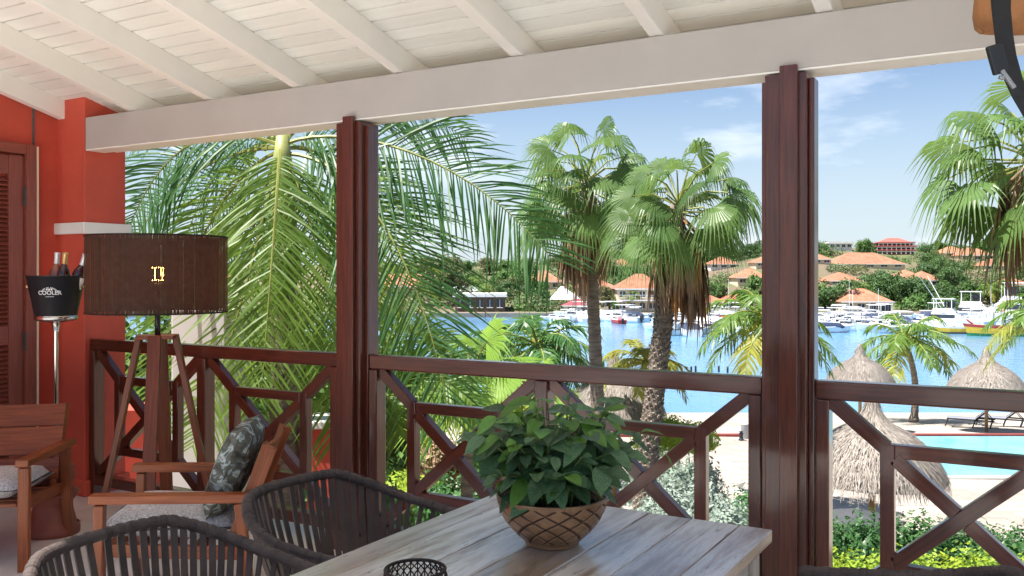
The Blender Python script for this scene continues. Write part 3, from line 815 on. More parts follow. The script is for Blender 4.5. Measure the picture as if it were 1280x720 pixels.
mb = MB(); mb.tube([(0, 0, 0.02), (0, 0, zbot - 0.10), (0, 0, zbot - 0.045)], [0.015, 0.015, 0.026], 16); obj('pole', mb, M['chrome'], ws, False, smooth=True)
mb = MB(); mb.lathe([(0.001, 0.03), (0.05, 0.026), (0.13, 0.014), (0.14, 0.004), (0.14, 0.0), (0.001, 0.0)], 32); obj('base', mb, M['chrome'], ws, False, smooth=True)
for s in (-1, 1):
    d = V(C30, S30, 0) * s
    mb = MB(); zz = zrim - 0.062; r_ = rr - 0.012
    mb.tube([d * (r_ - 0.01) + V(0, 0, zz), d * (r_ + 0.014) + V(0, 0, zz), d * (r_ + 0.016) + V(0, 0, zz), d * (r_ + 0.032) + V(0, 0, zz)], [0.006, 0.006, 0.013, 0.012], 12); obj('handle_knob', mb, M['brass'], bk, False, smooth=True)
# printed lettering bent round the bucket
def cone_text(body, size, zc, spread_arc=None):
    cu = bpy.data.curves.new('print', 'FONT'); cu.body = body; cu.size = size; cu.align_x = 'CENTER'; cu.align_y = 'CENTER'; cu.offset = size * 0.02
    to = bpy.data.objects.new('print', cu); COL.objects.link(to)
    dg = bpy.context.evaluated_depsgraph_get()
    me = bpy.data.meshes.new_from_object(to.evaluated_get(dg))
    bpy.data.objects.remove(to); return me
def wrap_mesh(me, z0, ang0, arc=0.0):
    tocam = math.atan2(-WP.y, -WP.x)
    for v in me.vertices:
        x, y = v.co.x, v.co.y
        if arc:
            th = x / arc
            x, y = (arc + y) * math.sin(th), (arc + y) * math.cos(th) - arc
        z = z0 + y
        r = rb + (rr - rb) * (z - zbot) / (zrim - zbot) + 0.0022
        a = tocam + ang0 + x / r
        v.co = (r * math.cos(a), r * math.sin(a), z)
    me.materials.clear(); me.materials.append(M['print'])
    return me
for body, size, z0, arc in (('COOLER', 0.034, zrim - 0.098, 0), ):
    o = link('print', wrap_mesh(cone_text(body, size, z0), z0, -R(14), arc), bk)
mb = MB()
for k in range(15):                                   # tiny arched line of print above, a short one below
    if k in (4, 7): continue
    x = -0.052 + k * 0.0074; h = 0.0075
    mb.quad((x, -h / 2, 0), (x + 0.0046, -h / 2, 0), (x + 0.0046, h / 2, 0), (x, h / 2, 0))
o = link('print', wrap_mesh(mb.mesh('print', M['print']), zrim - 0.066, -R(14), 0.055), bk)
mb = MB()
for k in range(3): mb.quad((-0.018 + k * 0.013, -0.006, 0), (-0.008 + k * 0.013, -0.006, 0), (-0.008 + k * 0.013, 0.004, 0), (-0.018 + k * 0.013, 0.004, 0))
for k in range(8): mb.quad((-0.022 + k * 0.006, -0.047, 0), (-0.018 + k * 0.006, -0.047, 0), (-0.018 + k * 0.006, -0.043, 0), (-0.022 + k * 0.006, -0.043, 0))
o = link('print', wrap_mesh(mb.mesh('print', M['print']), zrim - 0.076, -R(14), 0), bk)
# wine bottles
def bottle(px_top, py_top, px_in, gl, foil, label):
    top = at(px_top + 1, py_top, 5.6); base_in = at(px_in + 1, 372, 5.6)
    d = (top - base_in).normalized()
    L = 0.31
    bot = top - d * L
    t = thing('wine_bottle', label, 'bottle', bot, 0, 'bottles in the wine cooler')
    q = d.to_track_quat('Z', 'Y')
    t.rotation_mode = 'QUATERNION'; t.rotation_quaternion = q
    mb = MB(); mb.lathe([(0.001, 0), (0.036, 0.003), (0.0385, 0.02), (0.0385, 0.175), (0.035, 0.200), (0.022, 0.225), (0.0145, 0.245), (0.0140, 0.308), (0.001, 0.308)], 20); obj('glass', mb, gl, t, False, smooth=True)
    mb = MB(); mb.lathe([(0.0165, 0.232), (0.0165, 0.300), (0.0175, 0.302), (0.0175, 0.312), (0.001, 0.313)], 20); obj('foil', mb, foil, t, False, smooth=True)
    mb = MB(); mb.lathe([(0.0391, 0.075), (0.0391, 0.165)], 20); obj('paper_label', mb, M['label'], t, False, smooth=True)
bottle(71, 316, 66, M['wine'], M['foil'], 'rose bottle with silver foil, left in the wine cooler')
bottle(81, 316, 75, M['wine_dark'], M['foil_gold'], 'bottle with golden foil in the middle of the wine cooler')
bottle(106, 318, 88, M['wine_dark'], M['foil'], 'bottle with silver foil leaning right in the wine cooler')
PP = atz(66, 5.42, 0)
mb = MB(); mb.lathe([(0.001, 0), (0.150, 0), (0.152, 0.035), (0.135, 0.05), (0.110, 0.16), (0.105, 0.19), (0.145, 0.235), (0.150, 0.25), (0.120, 0.262), (0.105, 0.28), (0.125, 0.34), (0.118, 0.40), (0.075, 0.46), (0.001, 0.475)], 40, c=PP)
pd = obj('clay_pedestal', mb, M['clay'], smooth=True)
tag(pd, 'red clay stepped pedestal on the floor behind the left armchair', 'pedestal')

# ------------------------------------------------------------------ potted plant in the bronze bowl
BP = atz(690, 2.70, TZ + 0.0015)
pp = thing('potted_plant', 'leafy green plant in a bronze lattice bowl on the table', 'potted plant', BP)
BR, BH = 0.165, 0.140
prof = []
for k in range(65):
    f = k / 64
    r = 0.082 + (BR - 0.082) * (math.sin(f * math.pi / 2) ** 0.85)
    prof.append((r, 0.012 + f * (BH - 0.012)))
def lattice(r, z, a, j):
    if j < 3 or j > 61: return r
    u = a * 13 / math.pi; f = (j / 64) * 6.0
    d1 = abs(((u + f) % 2.0) - 1.0); d2 = abs(((u - f) % 2.0) - 1.0)
    g = max(max(0, d1 - 0.82), max(0, d2 - 0.82)) / 0.18
    return r - 0.0095 * g
mb = MB(); mb.lathe(prof, 416, fn=lattice)
for j in range(64):
    for k in range(416):
        r0_ = prof[j][0]
        if r0_ - lattice(r0_, 0, 2 * math.pi * (k + 0.5) / 416, j + 0.5) > 0.0035: mb.mi[j * 416 + k] = 1
mb.lathe([(BR, BH), (BR + 0.003, BH + 0.003), (BR + 0.002, BH + 0.008), (BR - 0.005, BH + 0.008), (BR - 0.008, BH - 0.01), (0.12, 0.08)], 64)
mb.lathe([(0.001, 0.0), (0.078, 0.0), (0.082, 0.004), (0.080, 0.012), (0.082, 0.013)], 48)
M['groove_shade'] = pm('bronze_groove_shade', (0.085, 0.040, 0.020), 0.5, 0.3, 9)  # recess shade of the lattice grooves painted in as darker bronze
obj('bowl', mb, [M['bronze'], M['groove_shade']], pp, False, smooth=True)
mb = MB(); mb.lathe([(0.001, 0.118), (0.06, 0.122), (0.12, 0.115), (0.149, 0.112)], 32); obj('soil', mb, M['soil'], pp, False, smooth=True)
def leaf_mesh(k):
    mb = MB()
    L, W = 0.115, 0.066 + 0.006 * k
    n_ = 7
    rows = []
    for i in range(n_ + 1):
        f = i / n_
        w_ = W / 2 * (math.sin(math.pi * min(1, f * 0.96 + 0.04)) ** 0.8) * (1.15 - 0.42 * f)
        z = -0.35 * L * f * f * (0.7 + 0.4 * k) + 0.05 * L * math.sin(f * 5 + k)
        rows.append([mb.add((L * f, -w_, z + w_ * 0.28)), mb.add((L * f, -w_ * 0.5, z + w_ * 0.20)), mb.add((L * f, 0, z)), mb.add((L * f, w_ * 0.5, z + w_ * 0.20)), mb.add((L * f, w_, z + w_ * 0.28))])
    for a, b in zip(rows, rows[1:]):
        for j in range(4): mb.face((a[j], b[j], b[j + 1], a[j + 1]))
    return mb
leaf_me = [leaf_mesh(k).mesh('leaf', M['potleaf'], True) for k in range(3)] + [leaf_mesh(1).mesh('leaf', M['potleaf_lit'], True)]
rng = random.Random(21)
stems = MB()
cnt = 0
tips = []
camdir = V(S30, -C30, 0); camright = V(C30, S30, 0)
for k in range(58):
    a = 2 * math.pi * (k * 0.618034 % 1)
    rad = 0.03 + 0.185 * math.sqrt((k + 0.5) / 58)
    h = 0.325 - 0.30 * (rad / 0.26) ** 2 + rng.uniform(-0.04, 0.07)
    e = 1.15
    dirh = camright * (math.cos(a) * e) + camdir * (math.sin(a) * 0.85)
    tip = dirh * rad + V(0, 0, BH + h * 0.88)
    if k in (9, 23): tip = camright * (0.25 if k == 9 else -0.25) + V(0, 0, BH + 0.16 + 0.03 * (k == 23))
    basep = dirh * rng.uniform(0.02, 0.08) + V(0, 0, 0.11)
    mid = basep.lerp(tip, 0.5) + V(0, 0, 0.05)
    stems.tube([basep, mid, tip], [0.0035, 0.003, 0.002], 5)
    tips.append((basep, mid, tip, dirh))
# one long shoot to the right
b0, m0, t0 = V(0.02, 0, 0.12), camright * 0.20 + V(0, 0, BH + 0.20), camright * 0.335 + V(0, 0, BH + 0.125)
stems.tube([b0, m0, camright * 0.29 + V(0, 0, BH + 0.185), t0], [0.003, 0.0025, 0.002, 0.0015], 5); 
obj('stem', stems, M['stem'], pp, False)
def place_leaf(p, d, up, s, k):
    d = d.normalized(); x = d; yv = up.cross(x).normalized(); z = x.cross(yv)
    m = Matrix((x, yv, z)).transposed().to_4x4()
    o = link('leaf', leaf_me[k], pp)
    o.matrix_local = Matrix.Translation(p) @ m @ Matrix.Diagonal((s, s, s, 1))
for (bp_, mid, tip, dh) in tips:
    nl = 6
    for j in range(nl):
        f = 1.0 - 0.13 * j
        p = mid.lerp(tip, (f - 0.5) * 2) if f > 0.5 else bp_.lerp(mid, f * 2)
        a = rng.uniform(-2.4, 2.4) if j else rng.uniform(-0.4, 0.4)
        d = Matrix.Rotation(a, 3, 'Z') @ (dh.normalized() if dh.length > 0 else V(1, 0, 0))
        d = d + V(0, 0, rng.uniform(-0.40, 0.65)) + camdir * 0.25
        up = V(rng.uniform(-0.3, 0.3), rng.uniform(-0.3, 0.3), 1) + camdir * 0.35
        kk = rng.choice((0, 1, 2))
        if rng.random() < (0.45 if p.z > BH + 0.18 else 0.12): kk = 3  # higher leaves take the painted lit copy more often
        sc = rng.uniform(0.40, 0.88) * (0.8 if j == 0 else 1)
        if p.z + d.normalized().z * 0.1 < 0.06: continue
        place_leaf(p, d, up, sc, kk)
for k in range(34):                                   # low leaves drooping over the rim
    a = 2 * math.pi * k / 34 + rng.uniform(-0.1, 0.1)
    d = V(math.cos(a), math.sin(a), 0); rr2 = rng.uniform(0.095, 0.15)
    place_leaf(d * rr2 + V(0, 0, BH + rng.uniform(0.015, 0.085)), d + V(0, 0, rng.uniform(-0.35, 0.25)) + V(-d.y, d.x, 0) * rng.uniform(-0.7, 0.7), V(rng.uniform(-0.3, 0.3), rng.uniform(-0.3, 0.3), 1) + d * 0.4, rng.uniform(0.55, 0.92), rng.choice((0, 1, 2, 0, 1, 2, 3)))
place_leaf(t0, camright + V(0, 0, -0.8), V(0, 0, 1), 0.5, 3); place_leaf(camright * 0.27 + V(0, 0, BH + 0.19), camright + V(0, 0, 0.3), V(0, 0, 1), 0.55, 3)
place_leaf(camright * 0.24 + V(0, 0, BH + 0.19), camright * 0.4 + camdir + V(0, 0, -0.2), V(0, 0, 1), 0.5, 0)

# ------------------------------------------------------------------ wire candle holder
CP = atz(519, 2.115, TZ + 0.0015)
ch = thing('candle_holder', 'dark wire lattice candle holder at the bottom edge on the table', 'candle holder', CP)
HR = [(0.045, 0.004), (0.066, 0.03), (0.078, 0.06), (0.076, 0.09), (0.070, 0.112)]
def hr(f):
    f *= 4; i = min(3, int(f)); g = f - i
    return HR[i][0] * (1 - g) + HR[i + 1][0] * g, HR[i][1] * (1 - g) + HR[i + 1][1] * g
mb = MB()
for sgn in (-1, 1):
    for k in range(28):
        pts = []
        for j in range(13):
            r, z = hr(j / 12); a = 2 * math.pi * k / 28 + sgn * j / 12 * 1.1
            pts.append((r * math.cos(a), r * math.sin(a), z))
        mb.tube(pts, 0.0017, 5)
for k in range(28):
    pts = []
    for j in range(9):
        r, z = hr(j / 8); a = 2 * math.pi * (k + 0.5) / 28; pts.append((r * math.cos(a), r * math.sin(a), z))
    mb.tube(pts, 0.0015, 5)
obj('wire_lattice', mb, M['wire'], ch, False)
mb = MB(); r, z = HR[-1]; mb.tube([(r * math.cos(2 * math.pi * k / 48), r * math.sin(2 * math.pi * k / 48), z) for k in range(49)], 0.0042, 8, caps=False); obj('rim', mb, M['wire'], ch, False, smooth=True)
mb = MB(); mb.lathe([(0.001, 0), (0.045, 0), (0.045, 0.004), (0.001, 0.004)], 32); obj('base', mb, M['wire'], ch, False)
mb = MB(); mb.lathe([(0.001, 0.004), (0.030, 0.004), (0.030, 0.06), (0.022, 0.063), (0.001, 0.060)], 24); obj('candle', mb, M['candle'], ch, False, smooth=True)
# ------------------------------------------------------------------ ground, beach, far shore
SEA = -5.6
RIDGE = [(-1500, 322), (0, 326), (540, 333), (600, 331), (680, 330), (740, 325), (790, 320), (860, 325), (925, 317), (960, 311), (1030, 308), (1100, 312),
         (1140, 314), (1180, 311), (1230, 317), (1300, 313), (1700, 320), (3200, 324)]
def interp(tab, x):
    if x <= tab[0][0]: return tab[0][1]
    for (a, b), (c, d) in zip(tab, tab[1:]):
        if x <= c: return b + (d - b) * (x - a) / (c - a)
    return tab[-1][1]
NEAR = [(0, -3.6), (12, -3.7), (15, -3.85), (19, -4.4), (33.6, -4.4), (46.8, -5.6), (62, -7.5), (148, -7.5), (152, -5.75), (154, -4.9), (160, -4.7)]
def terr(px, D):
    if D <= 160: return interp(NEAR, D)
    zt = EYE + (HOR - interp(RIDGE, px)) / FPX * 290
    if D <= 290:
        f = (D - 160) / 130
        bumpz = 0.9 * math.sin(px * 0.021 + D * 0.05) * math.sin(f * math.pi)
        return -4.7 + (zt + 4.7) * (f ** 1.15) + bumpz
    f = min(1, (D - 290) / 500)
    return zt * (1 - f) + (-3.0) * f
def solve_D(px, py):
    D = 156.0
    while D < 288:
        z = terr(px, D)
        if HOR - (z - EYE) / D * FPX <= py: return D
        D += 0.5
    return D
mb = MB()
rowsD = [-14, -4, 3, 8, 12, 15, 17, 19, 25, 33.6, 35, 37, 39, 42, 46.8, 50, 56, 62, 90, 148, 150, 152, 153, 154, 157, 160] + [160 + 6.5 * k for k in range(1, 21)] + [305, 330, 380, 450, 600, 770, 1200, 2200, 4000, 7000]
cols = list(range(-1500, 3001, 30))
ids = {}
for i, D in enumerate(rowsD):
    for j, px in enumerate(cols):
        De = max(D, 28)
        lat = (px - 640) / FPX * De
        z = terr(px, D)
        if 14 < D < 46 or 160 < D < 290: z += 0.05 * math.sin(lat * 1.3 + D * 0.7) * (0.3 if D < 60 else 4)
        ids[i, j] = mb.add((lat * C30 - D * S30, lat * S30 + D * C30, z))
for i in range(len(rowsD) - 1):
    for j in range(len(cols) - 1):
        D = rowsD[i]
        mb.face((ids[i, j], ids[i, j + 1], ids[i + 1, j + 1], ids[i + 1, j]), None, 0 if 15 <= D < 150 else (1 if D < 15 else 2))
M['hillside'] = pm('dry_hillside', (0.19, 0.14, 0.095), 0.95, 0.2, 0.06, 0.4, c2=(0.10, 0.115, 0.045), bump_scale=1.0, bdist=0.3, lo=0.42, hi=0.56)
struct(obj('ground', mb, [M['sand'], M['earth'], M['hillside']], smooth=True))
# the bay
def water_mat():
    m, nt, b, out = _new('bay_water')
    n = _noise(nt, 'Object', 0.6, 4, 0.6, (1, 1, 1)); n2 = _noise(nt, 'Object', 0.035, 3, 0.5)
    r = _ramp(nt, n2.outputs['Fac'], [(0.3, (0.085, 0.225, 0.40)), (0.7, (0.13, 0.29, 0.47))])
    nt.links.new(r.outputs['Color'], b.inputs['Base Color'])
    b.inputs['Roughness'].default_value = 0.12; b.inputs['IOR'].default_value = 1.33
    _bump(nt, b, n.outputs['Fac'], 0.45, 0.25)
    return m
M['bay'] = water_mat()
mb = MB()
def cw(lat, D, z): return V(lat * C30 - D * S30, lat * S30 + D * C30, z)
def lat(px, D): return (px - 640) / FPX * D
mb.quad(cw(-320, 38, SEA), cw(320, 38, SEA), cw(420, 155, SEA), cw(-420, 155, SEA))
struct(obj('water', mb, M['bay']))
# foam line / wet sand edge is left to the water sheet meeting the sloping beach

# ------------------------------------------------------------------ patio, pool, kerb
terrace = bpy.data.objects.new('pavement', None); COL.objects.link(terrace); struct(terrace, 'pale stone paved pool terrace')
pv = MB(); pv.box((0, 0, 0), (0.985, 0.585, 0.04)); paver_me = pv.mesh('paver', M['paver'])
cand = []
for i in range(-30, 60):
    for j in range(0, 25):
        D = 18.6 + j * 0.6; la = i * 1.0 + (0.5 if j % 2 else 0)
        px = 640 + la / D * FPX
        if px < 760 or px > 1330: continue
        if D > 25.2 and la > lat(1158, 26): continue
        if D > 32.8: continue
        cand.append((D, la))
cand.sort()
cand = cand[-300:]
for D, la in cand:
    o = link('paver', paver_me, terrace); o.location = cw(la, D, -4.378 + random.uniform(-0.004, 0.004)); o.rotation_euler = (0, 0, R(30))
PX_L, PD0, PD1 = lat(1158, 26), 26.4, 33.0
pool = thing('swimming_pool', 'turquoise swimming pool beside the thatched parasol', 'pool', cw(PX_L + 6, 29, -4.4))
mb = MB(); mb.quad(cw(PX_L, PD0, -4.352), cw(PX_L + 16, PD0, -4.352), cw(PX_L + 16, PD1, -4.352), cw(PX_L, PD1, -4.352)); obj('pool_water', mb, M['poolwater'], pool)
k = 0
for (a, b) in (((PX_L - 0.22, PD0 - 0.22), (PX_L + 16, PD0)), ((PX_L - 0.22, PD0), (PX_L, PD1 + 0.02))):
    mb = MB()
    x0_, d0_ = a; x1_, d1_ = b
    mb.frame_box(cw((x0_ + x1_) / 2, (d0_ + d1_) / 2, -4.36), V(C30, S30, 0) * ((x1_ - x0_) / 2), V(-S30, C30, 0) * ((d1_ - d0_) / 2 - 0.001), V(0, 0, 0.04)); obj('coping', mb, M['coping'], pool, bevel=0.01)
mb = MB(); mb.frame_box(cw(lat(1050, 33.2), 33.2, -4.38), V(C30, S30, 0) * 14, V(-S30, C30, 0) * 0.11, V(0, 0, 0.08))
ke = obj('red_kerb', mb, M['redkerb'], bevel=0.01); tag(ke, 'low red kerb wall between the pool terrace and the sand', 'kerb')

# ------------------------------------------------------------------ white and red walls left of the garden
def wallbox(name, label, px0, px1, ytop, D, dep, m, cap=None):
    a, b = lat(px0, D), lat(px1, D)
    zt = EYE - (ytop - HOR) / FPX * D
    zb_ = terr(px0, D) - 0.1
    t = thing(name, label, 'wall', cw((a + b) / 2, D + dep / 2, zb_))
    mb = MB(); mb.frame_box(cw((a + b) / 2, D + dep / 2, (zt + zb_) / 2), V(C30, S30, 0) * ((b - a) / 2), V(-S30, C30, 0) * (dep / 2), V(0, 0, (zt - zb_) / 2)); obj('wall_body', mb, m, t, bevel=0.01)
    if cap:
        mb = MB(); mb.frame_box(cw((a + b) / 2, D + dep / 2, zt + 0.035), V(C30, S30, 0) * ((b - a) / 2 + 0.04), V(-S30, C30, 0) * (dep / 2 + 0.04), V(0, 0, 0.035)); obj('cap', mb, cap, t, bevel=0.01)
wallbox('garden_wall', 'white wall pier beyond the railing under the lamp shade', 214, 281, 388, 8.2, 0.8, M['bwhite'])
wallbox('garden_wall', 'red wall with white coping behind the left mahogany post', 383, 470, 536, 8.4, 0.5, M['redwall'], M['white'])
wallbox('garden_wall', 'low red wall beyond the railing behind the lamp legs', 60, 186, 512, 6.9, 0.4, M['redwall'])

# ------------------------------------------------------------------ thatched parasols
def palapa_meshes():
    rng = random.Random(5)
    prof = [(0.015, 1.80), (0.07, 1.70), (0.13, 1.46), (0.19, 1.25), (0.225, 1.17), (0.27, 1.12), (0.50, 1.01), (0.75, 0.84), (0.97, 0.61), (1.13, 0.36), (1.23, 0.13), (1.27, 0.0)]
    seg = [0]
    for a, b in zip(prof, prof[1:]): seg.append(seg[-1] + math.hypot(b[0] - a[0], b[1] - a[1]))
    tot = seg[-1]
    def pr(s):
        for k in range(len(seg) - 1):
            if s <= seg[k + 1]:
                f = (s - seg[k]) / (seg[k + 1] - seg[k]); return (prof[k][0] + (prof[k + 1][0] - prof[k][0]) * f, prof[k][1] + (prof[k + 1][1] - prof[k][1]) * f)
        f = (s - tot); a, b = prof[-2], prof[-1]; L = math.hypot(b[0] - a[0], b[1] - a[1])
        return (b[0] + (b[0] - a[0]) / L * f * 0.6, b[1] + (b[1] - a[1]) / L * f * 1.2)
    body = MB(); body.lathe([(max(0.01, r - 0.03), z - 0.03) for r, z in prof], 28)
    th = MB()
    for k in range(9000):
        s = tot * math.sqrt(rng.random()) * 0.97
        r, z = pr(s); a = rng.uniform(0, 2 * math.pi)
        L = rng.uniform(0.12, 0.34); lift = rng.uniform(0.0, 0.038)
        r2, z2 = pr(s + L)
        a2 = a + rng.uniform(-0.10, 0.10) / max(0.25, r2) * 0.7
        w_ = rng.uniform(0.004, 0.011)
        p = V(r * math.cos(a), r * math.sin(a), z); q = V((r2 + lift) * math.cos(a2), (r2 + lift) * math.sin(a2), z2 + lift * 0.6)
        tg = V(-math.sin(a), math.cos(a), 0) * w_
        u = rng.uniform(0, 30); v_ = rng.uniform(0, 30)
        i = [th.add(p - tg), th.add(p + tg), th.add(q + tg * 0.35), th.add(q - tg * 0.35)]
        th.face(i, [(u, v_)] * 4)
    # collar ring tying the top bundle
    ring = MB(); ring.tube([(0.245 * math.cos(2 * math.pi * k / 24), 0.245 * math.sin(2 * math.pi * k / 24), 1.17) for k in range(25)], 0.025, 6, caps=False)
    return body.mesh('thatch_core', M['thatch'], True), th.mesh('thatch', M['thatch']), ring.mesh('collar', M['thatch'], True)
pal_me = palapa_meshes()
def palapa(px, y_rim, y_apex, D, label):
    zrim_, zap = EYE - (y_rim - HOR) / FPX * D, EYE - (y_apex - HOR) / FPX * D
    g = terr(px, D)
    t = thing('thatched_parasol', label, 'parasol', atz(px, D, g), random.uniform(0, 6), 'thatched parasols on the beach')
    s = (zap - zrim_) / 1.80
    for nm, me in zip(('thatch_core', 'thatch', 'collar'), pal_me):
        o = link(nm, me, t); o.location = (0, 0, zrim_ - g); o.scale = (s * 1.13, s * 1.13, s)
        if nm == 'thatch': o['kind'] = 'stuff'
    mb = MB(); mb.tube([(0, 0, -0.1), (0, 0, zrim_ - g + 0.9)], 0.062, 10); obj('pole', mb, M['pole'], t, False, smooth=True)
palapa(1090, 596, 486, 16.5, 'large grey thatched parasol right of the post, nearest the balcony')
palapa(1075, 481, 428, 35.0, 'thatched parasol at the water edge, left of the leaning coconut palm')
palapa(1233, 490, 431, 35.0, 'thatched parasol above the two sun loungers at the right')
palapa(768, 516, 436, 24.0, 'thatched parasol behind the two fan palm trunks')
palapa(672, 520, 442, 25.0, 'thatched parasol half hidden behind the green palms, left of the fan palms')

# dark parasol below the near thatched one
t = thing('dark_parasol', 'dark grey canvas parasol top above the hedge', 'parasol', atz(1072, 14.6, terr(1072, 14.6)))
zz = EYE - (635 - HOR) / FPX * 14.6 - terr(1072, 14.6)
mb = MB(); n_ = 8
top = mb.add((0, 0, zz)); rim_ = [mb.add((0.62 * math.cos(k * math.pi / 4), 0.62 * math.sin(k * math.pi / 4), zz - 0.17)) for k in range(8)]
hem = [mb.add((0.62 * math.cos(k * math.pi / 4), 0.62 * math.sin(k * math.pi / 4), zz - 0.28)) for k in range(8)]
for k in range(8): mb.face((top, rim_[k], rim_[(k + 1) % 8])); mb.face((rim_[k], hem[k], hem[(k + 1) % 8], rim_[(k + 1) % 8]))
obj('canopy', mb, M['dusk'], t, False)
mb = MB(); mb.tube([(0, 0, 0), (0, 0, zz)], 0.025, 8); obj('pole', mb, M['greymetal'], t, False)

# sun loungers on the sand
def lounger(px, D, label):
    t = thing('sun_lounger', label, 'sun lounger', atz(px, D, terr(px, D) + 0.02), R(30.4 + 150), 'dark sun loungers on the sand')
    dk = M['engine']
    for s in (-1, 1):
        mb = MB(); mb.bar((0.95, s * 0.3, 0.33), (-0.80, s * 0.3, 0.33), 0.05, 0.055); obj('side_rail', mb, dk, t, False)
        for x in (0.9, -0.1, -0.72):
            mb = MB(); mb.bar((x, s * 0.3, 0.31), (x + 0.10, s * 0.3, 0), 0.05, 0.05); obj('leg', mb, dk, t, False)
        mb = MB(); mb.bar((-0.12, s * 0.28, 0.36), (-0.62, s * 0.28, 0.80), 0.05, 0.06); obj('back_frame', mb, dk, t, False)
        mb = MB(); mb.bar((-0.46, s * 0.28, 0.66), (-0.72, s * 0.28, 0.33), 0.03, 0.03); obj('back_stay', mb, dk, t, False)
    mb = MB(); mb.bar((0.93, 0, 0.345), (-0.12, 0, 0.345), 0.56, 0.02); obj('seat_sling', mb, M['mesh_sling'], t, False)
    mb = MB(); mb.bar((-0.12, 0, 0.37), (-0.61, 0, 0.79), 0.52, 0.015); obj('back_sling', mb, M['mesh_sling'], t, False)
    mb = MB(); mb.bar((-0.63, -0.3, 0.805), (-0.63, 0.3, 0.805), 0.05, 0.05); obj('head_bar', mb, dk, t, False)
    return t
lounger(1216, 36.9, 'left one of the two dark sun loungers by the water')
lounger(1254, 37.4, 'right one of the two dark sun loungers by the water')

# bin and bollard by the post
D = 32.6
t = thing('litter_bin', 'grey litter bin on the terrace beside the right post', 'bin', atz(931, D, -4.36))
mb = MB(); mb.lathe([(0.001, 0), (0.13, 0), (0.14, 0.05), (0.14, 0.50), (0.001, 0.50)], 16); obj('bin_body', mb, M['greymetal'], t, False)
mb = MB(); mb.lathe([(0.15, 0.50), (0.15, 0.54), (0.09, 0.58), (0.001, 0.59)], 16); obj('lid', mb, M['coping'], t, False)
mb = MB(); p = atz(926.5, D - 0.4, -4.36); mb.lathe([(0.10, 0), (0.10, 0.04), (0.07, 0.06), (0.07, 0.22), (0.10, 0.24), (0.05, 0.28), (0.05, 0.30), (0.09, 0.32), (0.001, 0.34)], 12, c=p)
tag(obj('bollard', mb, M['engine'], smooth=True), 'small black bollard in front of the grey bin', 'bollard')
t = thing('garden_urn', 'small white urn at the terrace edge above the silver bush', 'urn', atz(925, 24.6, -4.36))
mb = MB(); mb.lathe([(0.001, 0), (0.16, 0), (0.14, 0.05), (0.06, 0.10), (0.10, 0.16), (0.15, 0.26), (0.12, 0.30), (0.05, 0.32), (0.06, 0.40), (0.001, 0.42)], 16); obj('urn_body', mb, M['coping'], t, False, smooth=True)
mb = MB(); mb.box((0, 0, 0.0), (0.40, 0.40, 0.06)); obj('plinth', mb, M['coping'], t, False)
# mooring posts standing in the bay
for px, py, lab in ((864, 466, 'leftmost'), (869.5, 465, 'second from the left'), (889.5, 464, 'middle'), (898.5, 465, 'fourth from the left'), (909.5, 466, 'rightmost')):
    D = ground_D(py, SEA)
    mb = MB(); p = atz(px, D, SEA); h = 0.42 if lab != 'middle' else 0.52
    mb.tube([p + V(0, 0, -0.9), p + V(0, 0, h), p + V(0, 0, h + 0.06)], [0.07, 0.075, 0.05], 10)
    tag(obj('mooring_post', mb, M['engine'], smooth=True), '%s of the small dark mooring posts in the bay' % lab, 'post', 'mooring posts in the bay')
# ------------------------------------------------------------------ palms
def bez(P, t):
    a, b, c, d = P; s = 1 - t
    return a * (s ** 3) + b * (3 * s * s * t) + c * (3 * s * t * t) + d * (t ** 3)
def frond_mesh(P, n=46, leaf=0.7, width=0.035, droop=0.25, rw=0.022, fwd=0.75, rng=random, seg=3, up=V(0, 0, 1), start=0.10, lift=0.25, tipf=0.35):
    mb = MB()
    K = 14
    mb.tube([bez(P, k / K) for k in range(K + 1)], [max(0.003, rw * (1 - 0.9 * k / K)) for k in range(K + 1)], 5, m=1)
    for k in range(n):
        t = start + (1 - start) * (k + 0.5) / n
        p = bez(P, t); T = (bez(P, min(1, t + 0.01)) - bez(P, t - 0.01)).normalized()
        S = T.cross(up)
        if S.length < 0.05: S = T.cross(V(1, 0, 0))
        S.normalize(); N = S.cross(T).normalized()
        prof = (0.45 + 0.55 * min(1, (t - start) / 0.22)) * (1 - (1 - tipf) * max(0, (t - 0.45) / 0.55) ** 1.5)
        for sg in (-1, 1):
            fw = fwd + 0.35 * t + rng.uniform(-0.22, 0.22)
            d = (S * sg + T * fw + N * (lift + rng.uniform(-0.28, 0.28))).normalized()
            L = leaf * prof * rng.uniform(0.74, 1.08)
            Wd = (T - d * T.dot(d)).normalized()
            Wd = (Wd + N * rng.uniform(-0.6, 0.6)).normalized()
            dr = droop * rng.uniform(0.6, 1.4)
            prev = None
            for q in range(seg + 1):
                f = q / seg
                c = p + d * (L * f) + V(0, 0, -dr * L * f * f)
                w_ = width * 0.5 * (0.55 + 1.2 * f) * (1 - f) ** 0.55 if q < seg else 0
                if q == seg:
                    e = mb.add(c); mb.face((prev[0], prev[1], e))
                else:
                    cur = (mb.add(c - Wd * w_), mb.add(c + Wd * w_))
                    if prev: mb.face((prev[0], prev[1], cur[1], cur[0]))
                    prev = cur
    return mb
def trunk_mesh(p0, p1, r0, r1, bend=V(0, 0, 0), rings=26, rough=0.06, n=12):
    mb = MB()
    pts, rad = [], []
    for k in range(rings * 2 + 1):
        f = k / (rings * 2)
        pts.append(p0.lerp(p1, f) + bend * math.sin(f * math.pi))
        rad.append((r0 + (r1 - r0) * f + 0.35 * r0 * max(0, 1 - f * 9)) * (1 + (rough if k % 2 else -rough)))
    mb.tube(pts, rad, n)
    return mb
def J(px, py, D): return at(px, py, D)

